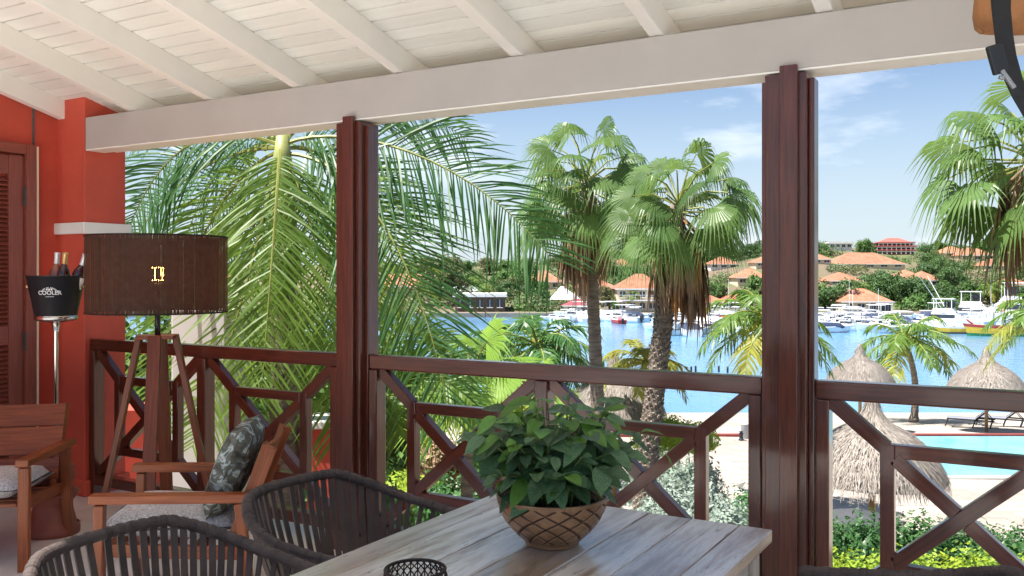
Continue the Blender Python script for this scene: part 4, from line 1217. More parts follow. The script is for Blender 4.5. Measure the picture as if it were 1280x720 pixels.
# big feathery palm left of the post, close to the balcony
LPB = atz(356, 8.5, terr(356, 8.5))
lp = thing('feather_palm', 'large feathery palm with drooping fronds close behind the left railing', 'palm tree', LPB)
mb = trunk_mesh(LPB, J(355, 300, 8.5), 0.16, 0.13); obj('trunk', mb, M['trunk'], lp, smooth=True)
mb = MB(); mb.tube([J(355, 310, 8.5), J(355, 250, 8.5), J(353, 200, 8.5), J(353, 165, 8.5)], [0.125, 0.115, 0.09, 0.05], 14); obj('crown_shaft', mb, M['crownshaft'], lp, smooth=True)
FR = [  # control points (pixel x, pixel y, metres ahead), leaflet length, count, colour
    ([(350, 188, 8.4), (349, 200, 8.1), (341, 320, 7.7), (326, 500, 7.5)], 0.74, 60, 'frond'),
    ([(356, 180, 8.5), (430, 150, 8.4), (590, 190, 8.1), (690, 325, 7.9)], 0.80, 66, 'frond_dark'),
    ([(360, 192, 8.5), (430, 195, 8.3), (520, 285, 7.9), (562, 520, 7.6)], 0.82, 64, 'frond_dark'),
    ([(346, 180, 8.5), (262, 148, 8.7), (190, 175, 8.8), (146, 330, 8.9)], 0.74, 60, 'frond_dark'),
    ([(346, 190, 8.6), (285, 215, 8.9), (225, 320, 9.1), (188, 500, 9.2)], 0.72, 56, 'frond'),
    ([(352, 178, 8.6), (354, 110, 8.8), (375, 50, 9.0), (430, 20, 9.2)], 0.7, 50, 'frond'),
    ([(350, 175, 8.6), (310, 110, 9.2), (250, 95, 9.6), (170, 145, 9.9)], 0.7, 52, 'frond'),
    ([(356, 178, 8.6), (400, 120, 9.2), (480, 100, 9.6), (585, 175, 10.0)], 0.7, 52, 'frond_dark'),
    ([(356, 185, 8.6), (420, 180, 9.3), (480, 240, 9.8), (512, 400, 10.0)], 0.75, 54, 'frond'),
    ([(355, 195, 8.5), (385, 250, 8.3), (418, 370, 8.1), (432, 540, 8.0)], 0.74, 54, 'frond'),
    ([(347, 195, 8.6), (312, 270, 8.7), (288, 400, 8.8), (272, 560, 8.9)], 0.70, 54, 'frond'),
    ([(346, 185, 8.7), (252, 185, 9.5), (172, 250, 10.0), (112, 420, 10.3)], 0.72, 50, 'frond_dark'),
    ([(352, 182, 8.7), (330, 150, 9.8), (300, 200, 10.6), (285, 340, 11.0)], 0.70, 44, 'frond'),
    ([(348, 186, 8.7), (300, 165, 9.4), (235, 230, 9.9), (215, 380, 10.2)], 0.72, 48, 'frond_dark'),
    ([(358, 186, 8.8), (400, 170, 9.6), (452, 230, 10.2), (470, 400, 10.5)], 0.72, 46, 'frond'),
    ([(350, 180, 8.9), (280, 120, 10.0), (210, 110, 10.8), (140, 190, 11.4)], 0.72, 46, 'frond_dark'),
    ([(354, 200, 8.5), (372, 260, 8.9), (384, 380, 9.2), (380, 560, 9.3)], 0.74, 48, 'frond'),
    ([(346, 200, 8.6), (322, 300, 8.4), (296, 420, 8.2), (240, 560, 8.0)], 0.70, 48, 'frond'),
]
rg = random.Random(3)
TOCAM = V(S30, -C30, 0)
for ctl, lf, n_, mt in FR:
    P = [J(*c) for c in ctl]
    obj('frond', frond_mesh(P, int(n_ * 1.38), lf * 1.18, 0.024, 0.26, 0.020, 0.62, rg, 4, up=TOCAM * 0.9 + V(0, 0, 0.5), tipf=0.5, lift=0.12), [M[mt], M['rachis']], lp)
# young palm behind the post, lower
yb = atz(452, 9.6, terr(452, 9.6))
yp = thing('feather_palm', 'young yellow green feather palm behind the left post and railing', 'palm tree', yb)
obj('trunk', trunk_mesh(yb, J(452, 520, 9.6), 0.11, 0.08), M['trunk'], yp, smooth=True)
for ctl in ([(452, 515, 9.6), (480, 440, 9.5), (540, 430, 9.3), (596, 520, 9.0)], [(452, 505, 9.6), (500, 455, 9.4), (545, 450, 9.2), (590, 505, 9.0)],
            [(452, 515, 9.6), (440, 430, 9.6), (400, 420, 9.6), (360, 520, 9.6)], [(452, 515, 9.6), (470, 420, 9.9), (500, 390, 10.2), (560, 430, 10.4)],
            [(452, 515, 9.6), (420, 470, 9.3), (385, 500, 9.0), (360, 600, 8.8)], [(452, 505, 9.6), (470, 470, 9.2), (490, 480, 8.9), (500, 545, 8.8)], [(452, 515, 9.6), (430, 400, 10), (380, 370, 10.5), (310, 420, 11)]):
    obj('frond', frond_mesh([J(*c) for c in ctl], 62, 0.72, 0.028, 0.2, 0.02, 0.7, rg, 3, up=TOCAM * 0.7 + V(0, 0, 0.6)), [M['frond'], M['rachis']], yp)

# fan palms ---------------------------------------------------------
def fan_leaf(mb, hub, A, N, Rr, n=24, spread=R(128), droop=0.5, m=0, rng=random, fold=0.08, split=0.55):
    A = A.normalized(); N = (N - A * N.dot(A)).normalized(); B = N.cross(A)
    st = (0.04, 0.28, split, 0.70, 0.86, 1.0)
    step = 2 * spread / n
    for i in range(n):
        th = -spread + (i + 0.5) * step
        L = Rr * (0.80 + 0.20 * math.cos(th * 0.6)) * rng.uniform(0.93, 1.06)
        prev = None
        dd = droop * rng.uniform(0.7, 1.3)
        for q, s in enumerate(st):
            hwid = step * 0.5 * min(s, split) * 1.02
            tap = 1.0 if s <= split else max(0.0, (1 - s) / (1 - split)) ** 0.8 * 0.55
            c = math.cos(th); sn = math.sin(th)
            cup = N * (Rr * 0.16 * s * (1 - abs(th) / spread) - Rr * 0.10 * s * abs(sn))
            g = V(0, 0, -dd * Rr * max(0, s - 0.36) ** 1.6 * 2.3)
            ctr = hub + (A * c + B * sn) * (L * (s if s < 0.6 else 0.6 + (s - 0.6) * (1 - 0.35 * min(1, dd)))) + cup + g
            if q == len(st) - 1:
                e = mb.add(ctr); mb.face((prev[0], prev[1], e), None, m); mb.face((prev[1], prev[2], e), None, m)
            else:
                t_ = (B * c - A * sn) * (hwid * L * tap)
                cur = (mb.add(ctr - t_ - N * fold * hwid * L * tap * 3), mb.add(ctr), mb.add(ctr + t_ - N * fold * hwid * L * tap * 3))
                if prev:
                    mb.face((prev[0], prev[1], cur[1], cur[0]), None, m); mb.face((prev[1], prev[2], cur[2], cur[1]), None, m)
                prev = cur
def fan_palm(label, px, py, D, base_px, Rr, pet, nleaf, seed, tr=0.17, skirt=0, skirt_len=1.2, skirt_side=V(0, 0, 0), lowlim=-0.75, mats=('fan', 'rachis'), droop=0.55, orange=0, boots=False, skirt_drop=0.5):
    rng = random.Random(seed)
    base = atz(base_px, D, terr(base_px, D)); top = at(px, py, D)
    t = thing('fan_palm', label, 'palm tree', base, 0, 'fan palms')
    obj('trunk', trunk_mesh(base, top, tr, tr * 0.72, bend=V(C30, S30, 0) * (0.04 * (1 if base_px > px else -1)), rings=int((top.z - base.z) * 5)), M['trunk'], t, smooth=True)
    if boots:                                     # stubs of old leaf stalks in crossing spirals
        mb = MB(); H_ = top.z - base.z; kk = 0
        z = 0.15
        while z < H_ - 0.3:
            f = z / H_
            c = base.lerp(top, f) + V(C30, S30, 0) * (0.04 * (1 if base_px > px else -1)) * math.sin(f * math.pi)
            rr_ = (tr + (tr * 0.72 - tr) * f)
            a = kk * 2.39996; d = V(math.cos(a), math.sin(a), 0); sd = V(-d.y, d.x, 0)
            w_ = rng.uniform(0.028, 0.045); e = rng.uniform(0.012, 0.05); a += rng.uniform(-0.5, 0.5)
            q = [mb.add(c + d * rr_ * 0.9 - sd * w_ + V(0, 0, -0.05)), mb.add(c + d * rr_ * 0.9 + sd * w_ + V(0, 0, -0.05)), mb.add(c + d * (rr_ + e) + sd * w_ * 0.5 + V(0, 0, 0.05)), mb.add(c + d * (rr_ + e) - sd * w_ * 0.5 + V(0, 0, 0.05)), mb.add(c + d * rr_ * 0.85 + V(0, 0, 0.09))]
            mb.face((q[0], q[1], q[2], q[3])); mb.face((q[3], q[2], q[4])); mb.face((q[1], q[4], q[2])); mb.face((q[0], q[3], q[4]))
            z += 0.0075; kk += 1
        bo_ = obj('leaf_stub', mb, M['trunk'], t); bo_['kind'] = 'stuff'
    for k in range(nleaf):
        f = (k + 0.5) / nleaf
        el = math.asin(0.98 - (0.98 - lowlim) * f ** 0.9)
        az = k * 2.39996 + rng.uniform(-0.3, 0.3)
        d = V(math.cos(az) * math.cos(el), math.sin(az) * math.cos(el), math.sin(el))
        pl = pet * rng.uniform(0.75, 1.15)
        mb = MB()
        p0 = top + V(0, 0, 0.05 - 0.25 * f); p1 = p0 + d * (pl * 0.55) + V(0, 0, 0.06 * pl); p2 = p0 + d * pl + V(0, 0, -0.10 * pl * (1 + f))
        mb.tube([p0, p1, p2], [0.020, 0.015, 0.010], 5, m=1)
        A = (p2 - p1).normalized() + V(0, 0, -0.25)
        side = A.cross(V(0, 0, 1)).normalized()
        N = side.cross(A).normalized() + side * rng.uniform(-1.1, 1.1) + V(S30, -C30, 0) * rng.uniform(0, 0.7)
        fan_leaf(mb, p2, A, N, Rr * rng.uniform(0.82, 1.15), 28, R(112), droop * rng.uniform(0.6, 1.4), 0, rng, split=0.57)
        obj('frond', mb, [M[mats[0]], M[mats[1]]], t)
    for k in range(skirt):
        az = k * 2.39996; d = V(math.cos(az), math.sin(az), 0)
        dep = rng.uniform(0.1, 1.0)
        p0 = top + V(0, 0, -0.10 - skirt_drop * dep) + d * tr * 0.8
        mb = MB()
        p1 = p0 + d * rng.uniform(0.15, 0.34) + V(0, 0, -0.25)
        mb.tube([p0, p1], [0.016, 0.012], 5)
        L = skirt_len * rng.uniform(0.6, 1.1) * (1 + 0.6 * max(0, d.dot(skirt_side)))
        for q in range(9):
            a = rng.uniform(-0.16, 0.16); b_ = rng.uniform(-0.14, 0.14)
            e = p1 + V(a, b_, -1).normalized() * L * rng.uniform(0.7, 1.05)
            w_ = V(-d.y, d.x, 0) * rng.uniform(0.02, 0.045) + d * rng.uniform(-0.02, 0.02)
            m_ = p1.lerp(e, 0.5) + V(a, b_, 0) * 0.15
            i = [mb.add(p1 - w_ * 0.4), mb.add(p1 + w_ * 0.4), mb.add(m_ + w_), mb.add(m_ - w_), mb.add(e)]
            mb.face((i[0], i[1], i[2], i[3])); mb.face((i[3], i[2], i[4]))
        obj('dead_frond', mb, M['dead_orange'] if k < orange else M['dead'], t)
    return t
fan_palm('tall fan palm with slim trunk, left of the pair', 733, 226, 20.0, 752, 0.80, 1.25, 36, 11, 0.17, 60, 1.35, V(-C30, -S30, 0) * 0.3, -0.52, droop=0.62, orange=2, skirt_drop=1.1)
fan_palm('tall fan palm with thick rough trunk and brown hanging skirt, right of the pair', 848, 255, 17.0, 796, 0.70, 1.05, 32, 12, 0.20, 64, 1.2, V(C30, S30, 0) * 0.8, -0.42, orange=6, droop=0.62, boots=True, skirt_drop=0.9)
fan_palm('big fan palm at the right frame edge with hanging dead leaves', 1292, 192, 12.5, 1308, 0.74, 1.0, 30, 15, 0.19, 26, 1.15, V(-C30, -S30, 0), -0.62, droop=0.6)
fan_palm('low fan palm behind the middle railing left of the potted plant', 588, 478, 11.5, 586, 0.62, 0.55, 13, 17, 0.10, 0, lowlim=-0.2, mats=('fan_bright', 'rachis'), droop=0.25)
fan_palm('low bright fan palm directly behind the potted plant', 648, 512, 12.5, 650, 0.62, 0.5, 12, 19, 0.10, 0, lowlim=-0.2, mats=('fan_bright', 'rachis'), droop=0.2)

# coconut palms ------------------------------------------------------
def coconut(label, px, py, D, base_px, fl, nf, seed, mats=('frond', 'rachis'), tr=0.12, wind=V(0, 0, 0), leaf=0.26, low=-0.35, n=30, base_z=None, width=0.05, nuts=True, hang=0.75):
    rng = random.Random(seed)
    bz = terr(base_px, D) if base_z is None else base_z
    base = atz(base_px, D, bz); top = at(px, py, D)
    t = thing('coconut_palm', label, 'palm tree', base, 0, 'coconut palms')
    obj('trunk', trunk_mesh(base, top, tr, tr * 0.6, bend=V(C30, S30, 0) * (0.25 if base_px != px else 0), rings=max(6, int((top.z - base.z) * 3)), rough=0.04, n=10), M['trunk'], t, smooth=True)
    for k in range(nf):
        f = (k + 0.5) / nf
        el = math.asin(0.95 - (0.95 - low) * f)
        az = k * 2.39996 + rng.uniform(-0.25, 0.25)
        d = V(math.cos(az) * math.cos(el), math.sin(az) * math.cos(el), math.sin(el)) + wind * 0.5
        d.normalize()
        h = V(d.x, d.y, 0)
        L = fl * rng.uniform(0.85, 1.1)
        P = [top, top + d * (L * 0.35) + V(0, 0, 0.05 * L), top + d * (L * 0.62) + h * (0.10 * L) + V(0, 0, -0.10 * L) + wind * (0.12 * L), top + d * (L * 0.72) + h * (0.18 * L) + V(0, 0, -hang * 0.62 * L * (0.6 + 0.5 * f)) + wind * (0.3 * L)]
        yel = 'frond_yellow' if (rng.random() < 0.25 and f > 0.62) else mats[0]
        obj('frond', frond_mesh(P, n, fl * leaf, width, 0.55, 0.02 * fl, 0.6, rng, 2, lift=0.1), [M[yel], M[mats[1]]], t)
    if nuts:
        for k in range(5):
            a = k * 1.3; mb = MB(); c = top + V(0.16 * math.cos(a), 0.16 * math.sin(a), -0.16 - 0.05 * (k % 2))
            mb.lathe([(0.005, 0.11), (0.06, 0.08), (0.085, 0), (0.06, -0.08), (0.005, -0.11)], 8, c=c); obj('coconut', mb, M['crownshaft'], t, smooth=True)
    return t
coconut('green coconut palm before the water, left of the slim fan palm trunk', 672, 432, 25.0, 668, 2.2, 20, 31, ('frond_dark', 'rachis'), 0.13, V(0.2, 0.1, 0), 0.34, -0.5, width=0.075)
coconut('small yellowing coconut palm between the two fan palm trunks', 806, 452, 22.0, 806, 1.35, 14, 32, ('frond_yellow', 'rachis'), 0.09, leaf=0.34, low=-0.3, width=0.055, nuts=False)
coconut('coconut palm half hidden by the right post', 958, 398, 22.0, 962, 1.9, 20, 33, ('frond_mid', 'rachis'), 0.13, leaf=0.36, low=-0.6, width=0.07)
C4 = coconut('leaning coconut palm on the beach between the two thatched parasols', 1131, 424, 40.0, 1142, 2.75, 18, 34, ('frond_mid', 'rachis'), 0.17, V(0.25, 0.15, 0), 0.32, -0.55, 26, width=0.10)
coconut('coconut palm with yellow tips at the right edge beyond the thatched parasol', 1312, 392, 26.0, 1316, 1.9, 18, 35, ('frond_mid', 'rachis'), 0.13, leaf=0.34, low=-0.5, width=0.07)
coconut('small coconut palm with dark fronds beyond the near shore, behind the feather palm', 612, 440, 30.0, 612, 1.9, 16, 36, ('frond_dark', 'rachis'), 0.12, leaf=0.34, low=-0.4, width=0.08)

# shrubs --------------------------------------------------------------
def bush_mesh(blobs, n, size, rng, jitter=0.12):
    """leaf quads over and inside a set of ellipsoids (centre, radii)"""
    mb = MB()
    vol = [b[1][0] * b[1][1] + b[1][0] * b[1][2] for b in blobs]; tv = sum(vol)
    for (c, r), v in zip(blobs, vol):
        for k in range(int(n * v / tv)):
            z = rng.uniform(-0.55, 1); a = rng.uniform(0, 6.2832); q = math.sqrt(max(0, 1 - z * z))
            nn = V(q * math.cos(a), q * math.sin(a), z)
            s = rng.uniform(0.74, 1.04) * (1 + jitter * math.sin(a * 5 + z * 7))
            p = Vector(c) + V(nn.x * r[0] * s, nn.y * r[1] * s, nn.z * r[2] * s)
            u = (nn + V(rng.uniform(-1, 1), rng.uniform(-1, 1), rng.uniform(-0.6, 1)) * 0.8).normalized()
            t = u.cross(V(rng.uniform(-1, 1), rng.uniform(-1, 1), rng.uniform(-1, 1))).normalized(); b = u.cross(t)
            sz = size * rng.uniform(0.6, 1.3)
            i = [mb.add(p - t * sz), mb.add(p - b * sz * 0.5 + u * sz * 0.1), mb.add(p + t * sz), mb.add(p + b * sz * 0.5 + u * sz * 0.1)]
            mb.face(i)
    return mb
def shrub(label, spec, mat, n, size, cat='shrub', name='shrub', seed=1):
    """spec: list of (px, top py, D, half width m, height m)"""
    rng = random.Random(seed)
    blobs = []
    for px, py, D, hw, hh in spec:
        p = at(px, py, D); g = terr(px, D)
        blobs.append((V(p.x, p.y, p.z - hh), (hw, hw, hh)))
    px, py, D, hw, hh = spec[0]
    base = atz(px, D, terr(px, D))
    t = thing(name, label, cat, base)
    obj('foliage', bush_mesh(blobs, n, size, rng), M[mat], t)
    mb = MB()
    for (c, r) in blobs:
        mb.lathe([(0.01, -r[2] * 0.8), (r[0] * 0.6, -r[2] * 0.6), (r[0] * 0.78, 0), (r[0] * 0.6, r[2] * 0.55), (r[0] * 0.3, r[2] * 0.74), (0.01, r[2] * 0.78)], 12, c=c)
    obj('inner_foliage', mb, M[mat], t, smooth=True)
    mb = MB()
    for (c, r), s in zip(blobs, spec):
        g = terr(s[0], s[2])
        for k in range(3):
            a = k * 2.1; mb.tube([V(c.x + 0.1 * math.cos(a), c.y + 0.1 * math.sin(a), g - 0.05), V(c.x + r[0] * 0.5 * math.cos(a), c.y + r[1] * 0.5 * math.sin(a), c.z + r[2] * 0.5)], [0.03, 0.012], 6)
    obj('stem', mb, M['bark'], t)
    return t
shrub('bright lime green hedge at the lower right below the railing', [(1028 + k * 30, 688 + (k % 3) * 4, 11.6 + 0.2 * (k % 2), 0.44, 0.9) for k in range(11)], 'hedge_lime', 16000, 0.042, 'hedge', 'hedge', 41)
shrub('dark green hedge below the near thatched parasol', [(1022 + k * 32, 645 + (k % 2) * 6 + 4 * max(0, k - 4), 13.4 + 0.25 * (k % 2), 0.5, 0.95) for k in range(9)], 'hedge_dark', 24000, 0.042, 'hedge', 'hedge', 42)
shrub('thin green shrub at the lower right corner behind the railing', [(1262, 668, 13.0, 0.4, 0.6), (1292, 660, 13.2, 0.45, 0.8)], 'hedge_dark', 900, 0.05, seed=43)
shrub('silvery leaved bush between the table and the terrace', [(835, 606, 14.5, 0.55, 0.9), (880, 600, 14.8, 0.5, 0.9), (910, 625, 14.0, 0.45, 0.8), (800, 632, 13.8, 0.5, 0.7), (860, 640, 13.4, 0.6, 0.8)], 'silver', 14000, 0.040, seed=44)
shrub('rounded grey green bush behind the silvery bush', [(872, 568, 18.0, 0.55, 0.75), (840, 572, 17.8, 0.5, 0.8), (812, 558, 19.0, 0.6, 0.8)], 'greygreen', 4500, 0.045, seed=45)
shrub('small green bush right of the silvery bush beside the post', [(930, 608, 16.0, 0.4, 0.8), (944, 615, 15.6, 0.4, 0.8)], 'hedge_dark', 1800, 0.045, seed=46)
shrub('sunny yellow green shrub at the foot of the thick fan palm trunk', [(838, 520, 22.0, 0.6, 0.5), (870, 527, 22.0, 0.55, 0.45), (812, 526, 21.5, 0.45, 0.5)], 'hedge_lime', 3200, 0.05, seed=47)
shrub('low green hedge seen left of the potted plant under the railing', [(548 + 26 * k, 592 + (k % 2) * 5, 12.6, 0.42, 0.7) for k in range(4)], 'hedge_dark', 4500, 0.045, 'hedge', 'hedge', 48)
shrub('low sunlit ground shrub beside the sandy path behind the left post', [(500, 590, 13.5, 0.5, 0.3), (530, 596, 13.0, 0.4, 0.3)], 'hedge_lime', 1400, 0.04, seed=49)
shrub('dry straw coloured grass clump behind the middle railing', [(545, 545, 15.0, 0.35, 0.45), (560, 552, 15.2, 0.3, 0.4)], 'dead', 1600, 0.06, seed=50)
shrub('green shrub among the low fan palms', [(618, 505, 13.5, 0.55, 0.9), (665, 520, 14.0, 0.6, 0.9), (690, 540, 14.5, 0.5, 0.8)], 'tree2', 3000, 0.07, seed=51)
shrub('green shrubs under the large feather palm beyond the railing', [(290, 500, 11.5, 0.9, 1.5), (360, 510, 11.6, 0.9, 1.4), (430, 520, 12.0, 0.8, 1.3)], 'tree2', 5200, 0.07, seed=52)
shrub('dense sunlit tree mass behind the large feather palm', [(150, 400, 17, 1.1, 2.6), (215, 372, 17.5, 1.2, 2.6), (290, 392, 17, 1.2, 2.6), (365, 384, 17.5, 1.2, 2.6), (435, 402, 17, 1.1, 2.4), (490, 428, 17.5, 0.9, 2.2)], 'tree2', 11000, 0.12, 'tree', 'broadleaf_tree', seed=53)

# yellow flower by the potted plant
t = thing('flower_stalk', 'yellow flower behind the potted plant at the railing', 'flower', atz(582, 12.0, terr(582, 12.0)))
mb = MB(); rngf = random.Random(8)
c = at(585, 534, 12.0)
for k in range(26):
    a = rngf.uniform(0, 6.28); d = V(math.cos(a), math.sin(a), rngf.uniform(-0.2, 1.2)).normalized(); p = c + V(0, 0, rngf.uniform(-0.1, 0.1)); s = V(-math.sin(a), math.cos(a), 0) * 0.03
    mb.face([mb.add(p), mb.add(p + d * 0.10 + s), mb.add(p + d * 0.2), mb.add(p + d * 0.10 - s)])
M['petal'] = leafm('yellow_petal', (0.75, 0.42, 0.02), (0.85, 0.55, 0.04), 0.3, 0.5)
obj('petals', mb, M['petal'], t)
mb = MB(); mb.tube([atz(582, 12.0, terr(582, 12.0)), c], 0.015, 6); obj('stalk', mb, M['stem'], t)
# ------------------------------------------------------------------ far shore: houses
HOUSES = []
def far_house(label, px, py_base, w_px, wall_px, roof_px, dep=7.0, wall='cream', roof='rooftile', turn=0.0, porch=False, gable=False, wins=3, storeys=1, name='house', D=None, balcony=False, flat=False):
    D = D or solve_D(px, py_base)
    s = D / FPX
    w, hw_, hr_ = w_px * s, wall_px * s, roof_px * s
    base = atz(px, D, EYE - (py_base - HOR) * s)
    HOUSES.append((px, w_px, D))
    t = thing(name, label, 'building', base, R(30) + turn)
    hx, hy = w / 2, dep / 2
    mb = MB(); mb.box((0, hy, hw_ / 2 - 1.5), (w, dep, hw_ + 3.0)); wl_ = obj('wall', mb, M[wall], t, False)
    ov = 0.45
    mb = MB()
    if flat:
        mb.box((0, hy, hw_ + hr_ / 2), (w + 0.6, dep + 0.6, hr_))
    else:
        z0, z1 = hw_ - 0.05, hw_ + hr_
        rl = max(0.2, hx - (hy if not gable else 0) * 0.8) if not gable else hx + ov
        a = [mb.add(p) for p in ((-hx - ov, -ov, z0), (hx + ov, -ov, z0), (hx + ov, dep + ov, z0), (-hx - ov, dep + ov, z0), (-rl, hy, z1), (rl, hy, z1))]
        mb.face((a[0], a[1], a[5], a[4])); mb.face((a[2], a[3], a[4], a[5])); mb.face((a[1], a[2], a[5])); mb.face((a[3], a[0], a[4])); mb.face((a[3], a[2], a[1], a[0]))
    ro = obj('roof', mb, M[roof], t, False)
    mb = MB(); mb.box((0, -ov - 0.04, hw_ - 0.06), (w + 2 * ov, 0.07, 0.22)); obj('fascia', mb, M['bwhite'], ro, False)
    sh_ = hw_ / storeys
    for st in range(storeys):
        for k in range(wins):
            x = -hx + w * (k + 0.5) / wins
            ww = min(1.6, w / wins * 0.55); wh = sh_ * 0.5
            if porch and k >= wins / 2: ww, wh = w / wins * 0.8, sh_ * 0.78
            mb = MB(); zc = st * sh_ + sh_ * (0.52 if not (porch and k >= wins / 2) else 0.42)
            mb.box((x, -0.01, zc), (ww, 0.08, wh)); wo = obj('window', mb, M['window'], t, False)
            mb = MB(); mb.box((x, -0.06, zc - wh / 2), (ww + 0.15, 0.14, 0.12)); mb.box((x, -0.06, zc), (0.08, 0.06, wh)); obj('frame', mb, M['bwhite'], wo, False)
        if balcony and st:
            mb = MB(); mb.box((0, -0.7, st * sh_), (w, 1.4, 0.18)); bo = obj('balcony', mb, M['bwhite'], t, False)
            mb = MB(); mb.box((0, -1.37, st * sh_ + 0.95), (w, 0.06, 0.08))
            n_ = max(4, int(w / 0.9))
            for q in range(n_ + 1): mb.box((-hx + 0.05 + (w - 0.1) * q / n_, -1.37, st * sh_ + 0.5), (0.07, 0.05, 0.85))
            obj('railing', mb, M['bwhite'], bo, False)
    if porch:
        for k in range(3):
            mb = MB(); x = w * 0.02 + (hx - 0.2) * k / 2; mb.box((x, -0.4, hw_ / 2), (0.22, 0.22, hw_)); obj('porch_post', mb, M['bwhite'], t, False)
    return t
far_house('cream house with orange hip roof and dark porch behind the marina', 1084, 391, 60, 14, 16, 8, porch=True, wins=4)
far_house('wide orange roofed house on the slope below the red hotel', 1088, 335, 86, 5, 15, 14, wins=5)
far_house('bright orange roofed house half hidden by trees at the left slope', 1058, 356, 40, 5, 11, 9, wins=3)
far_house('house with pale gable and orange roof right of the big trees', 1162, 359, 32, 9, 11, 8, gable=False, wall='bwhite', wins=2)
far_house('low orange roofed annex beside the pale gabled house', 1199, 360, 24, 6, 6, 7, wins=2)
far_house('orange roofed house high on the slope behind the right fan palm', 1222, 326, 44, 7, 10, 9, wins=3)
far_house('orange roofed house at the right edge behind the boats', 1272, 366, 36, 10, 10, 8, wins=2)
far_house('orange roofed villa on the hill left of the right post', 942, 356, 40, 9, 12, 9, wins=3)
far_house('two storey cream hotel with balcony and orange roof behind the fan palms', 803, 390, 62, 29, 19, 9, storeys=2, balcony=True, wins=5)
far_house('pale house with orange roof left of the slim fan palm', 745, 375, 50, 16, 12, 9, wins=3)
far_house('orange roofed house behind the white tent roof', 681, 362, 42, 10, 14, 9, wins=3)
far_house('low building with maroon metal roof at the quay', 723, 393, 34, 11, 8, 7, wall='bwhite', roof='maroon', wins=2)
far_house('long low building with white flat roof behind the palm fronds', 600, 390, 62, 20, 3, 8, wall='bark', roof='bwhite', flat=True, wins=5)
far_house('house with faded tiled roof behind the feather palm', 566, 376, 70, 12, 14, 10, roof='greyroof', wins=3)
far_house('orange tiled building at the far left behind the feather palm fronds', 505, 372, 90, 14, 16, 10, wins=4)
far_house('white low building on the skyline left of the red hotel', 1051, 311, 28, 7, 2, 7, wall='bwhite', roof='bwhite', flat=True, wins=4, D=282)
far_house('pale bungalow with orange roof at the quay behind the motor boats', 880, 391, 56, 13, 12, 8, wins=4)
far_house('yellow bungalow with red awning roof at the quay left of the right post', 925, 386, 38, 10, 9, 7, roof='pinkroof', wins=3)
far_house('hidden hillside villa far left beyond the palms', 250, 360, 80, 12, 14, 10, wins=4)
for px_, py_, w_, lab_ in ((1022, 330, 34, 'orange roofed house at the left end of the right slope beside the post'), (1196, 322, 30, 'orange roofed house between the skyline trees and the gabled house'), (1250, 338, 34, 'orange roofed villa above the yachts at the right'),
                           (868, 352, 40, 'orange roofed house above the quay bungalow'), (826, 340, 36, 'pale orange roofed villa on the slope behind the thick trunk'), (905, 336, 34, 'small orange roofed house high on the slope left of the post'), (962, 334, 34, 'orange roofed house hidden behind the right post'), (780, 338, 30, 'orange roofed house between the two fan palm trunks on the slope'),
                           (1140, 352, 26, 'low orange roofed house behind the leaning coconut palm'), (1030, 372, 24, 'small orange roofed boat house right of the post')):
    far_house(lab_, px_, py_, w_, 6, 9, 8, wins=3, wall=('cream', 'bwhite')[int(px_) % 2])
# white tent roof
t = thing('tent_roof', 'white pointed tent roof at the far quay', 'tent', atz(706, 162, terr(706, 162)))
s_ = 162 / FPX
mb = MB(); a = [mb.add(p) for p in ((-2.0, -2, 1.9), (2.2, -2, 1.9), (2.2, 2, 1.9), (-2.0, 2, 1.9))]; tp = mb.add((-0.6, 0, 4.4))
for k in range(4): mb.face((a[k], a[(k + 1) % 4], tp))
obj('canopy', mb, M['gel'], t, False)
for x in (-1.9, 2.1):
    for y in (-1.9, 1.9):
        mb = MB(); mb.tube([(x, y, -0.6), (x, y, 1.95)], 0.06, 6); obj('pole', mb, M['gel'], t, False)

# red tiered hotel on the ridge
D = 278; s_ = D / FPX
t = thing('hill_hotel', 'red three tier hotel with balconies on the hill top', 'building', atz(1120, D, EYE - (318 - HOR) * s_), R(22))
W0 = 47 * s_
for st, (wf, z0, z1) in enumerate(((0.98, 0, 5.5), (1.0, 5.5, 10.5), (0.92, 10.5, 15.0))):
    z0 *= s_; z1 *= s_
    mb = MB(); mb.box((0, 4, (z0 + z1) / 2 - (1.5 if st == 0 else 0)), (W0 * wf - 1.2, 6.5, z1 - z0 + (3 if st == 0 else 0) - 0.01)); obj('wall', mb, M['pink'], t, False)
    mb = MB(); mb.box((0, 3.4, z1 - 0.02), (W0 * wf + 0.5, 8.2, 0.28)); obj('roof_tier', mb, M['pinkroof'], t, False)
    n_ = 8
    for k in range(n_):
        x = -W0 * wf / 2 + W0 * wf * (k + 0.5) / n_
        mb = MB(); mb.box((x, 0.72, (z0 + z1) / 2), (W0 / n_ * 0.55, 0.1, (z1 - z0) * 0.62)); obj('window', mb, M['window'], t, False)
    for k in range(n_ + 1):
        x = -W0 * wf / 2 + 0.15 + (W0 * wf - 0.3) * k / n_
        mb = MB(); mb.box((x, -0.45, (z0 + z1) / 2), (0.22, 0.22, z1 - z0 - 0.3)); obj('column', mb, M['bwhite'], t, False)
    mb = MB(); mb.box((0, -0.5, z0 + 0.85), (W0 * wf, 0.08, 0.22)); obj('balustrade', mb, M['bwhite'], t, False)
z1 = 15 * s_
mb = MB(); hx = W0 * 0.40
a = [mb.add(p) for p in ((-hx, -0.3, z1), (hx, -0.3, z1), (hx, 7.3, z1), (-hx, 7.3, z1), (-hx * 0.35, 3.5, z1 + 6.2 * s_), (hx * 0.35, 3.5, z1 + 6.2 * s_))]
mb.face((a[0], a[1], a[5], a[4])); mb.face((a[2], a[3], a[4], a[5])); mb.face((a[1], a[2], a[5])); mb.face((a[3], a[0], a[4])); obj('roof', mb, M['pinkroof'], t, False)
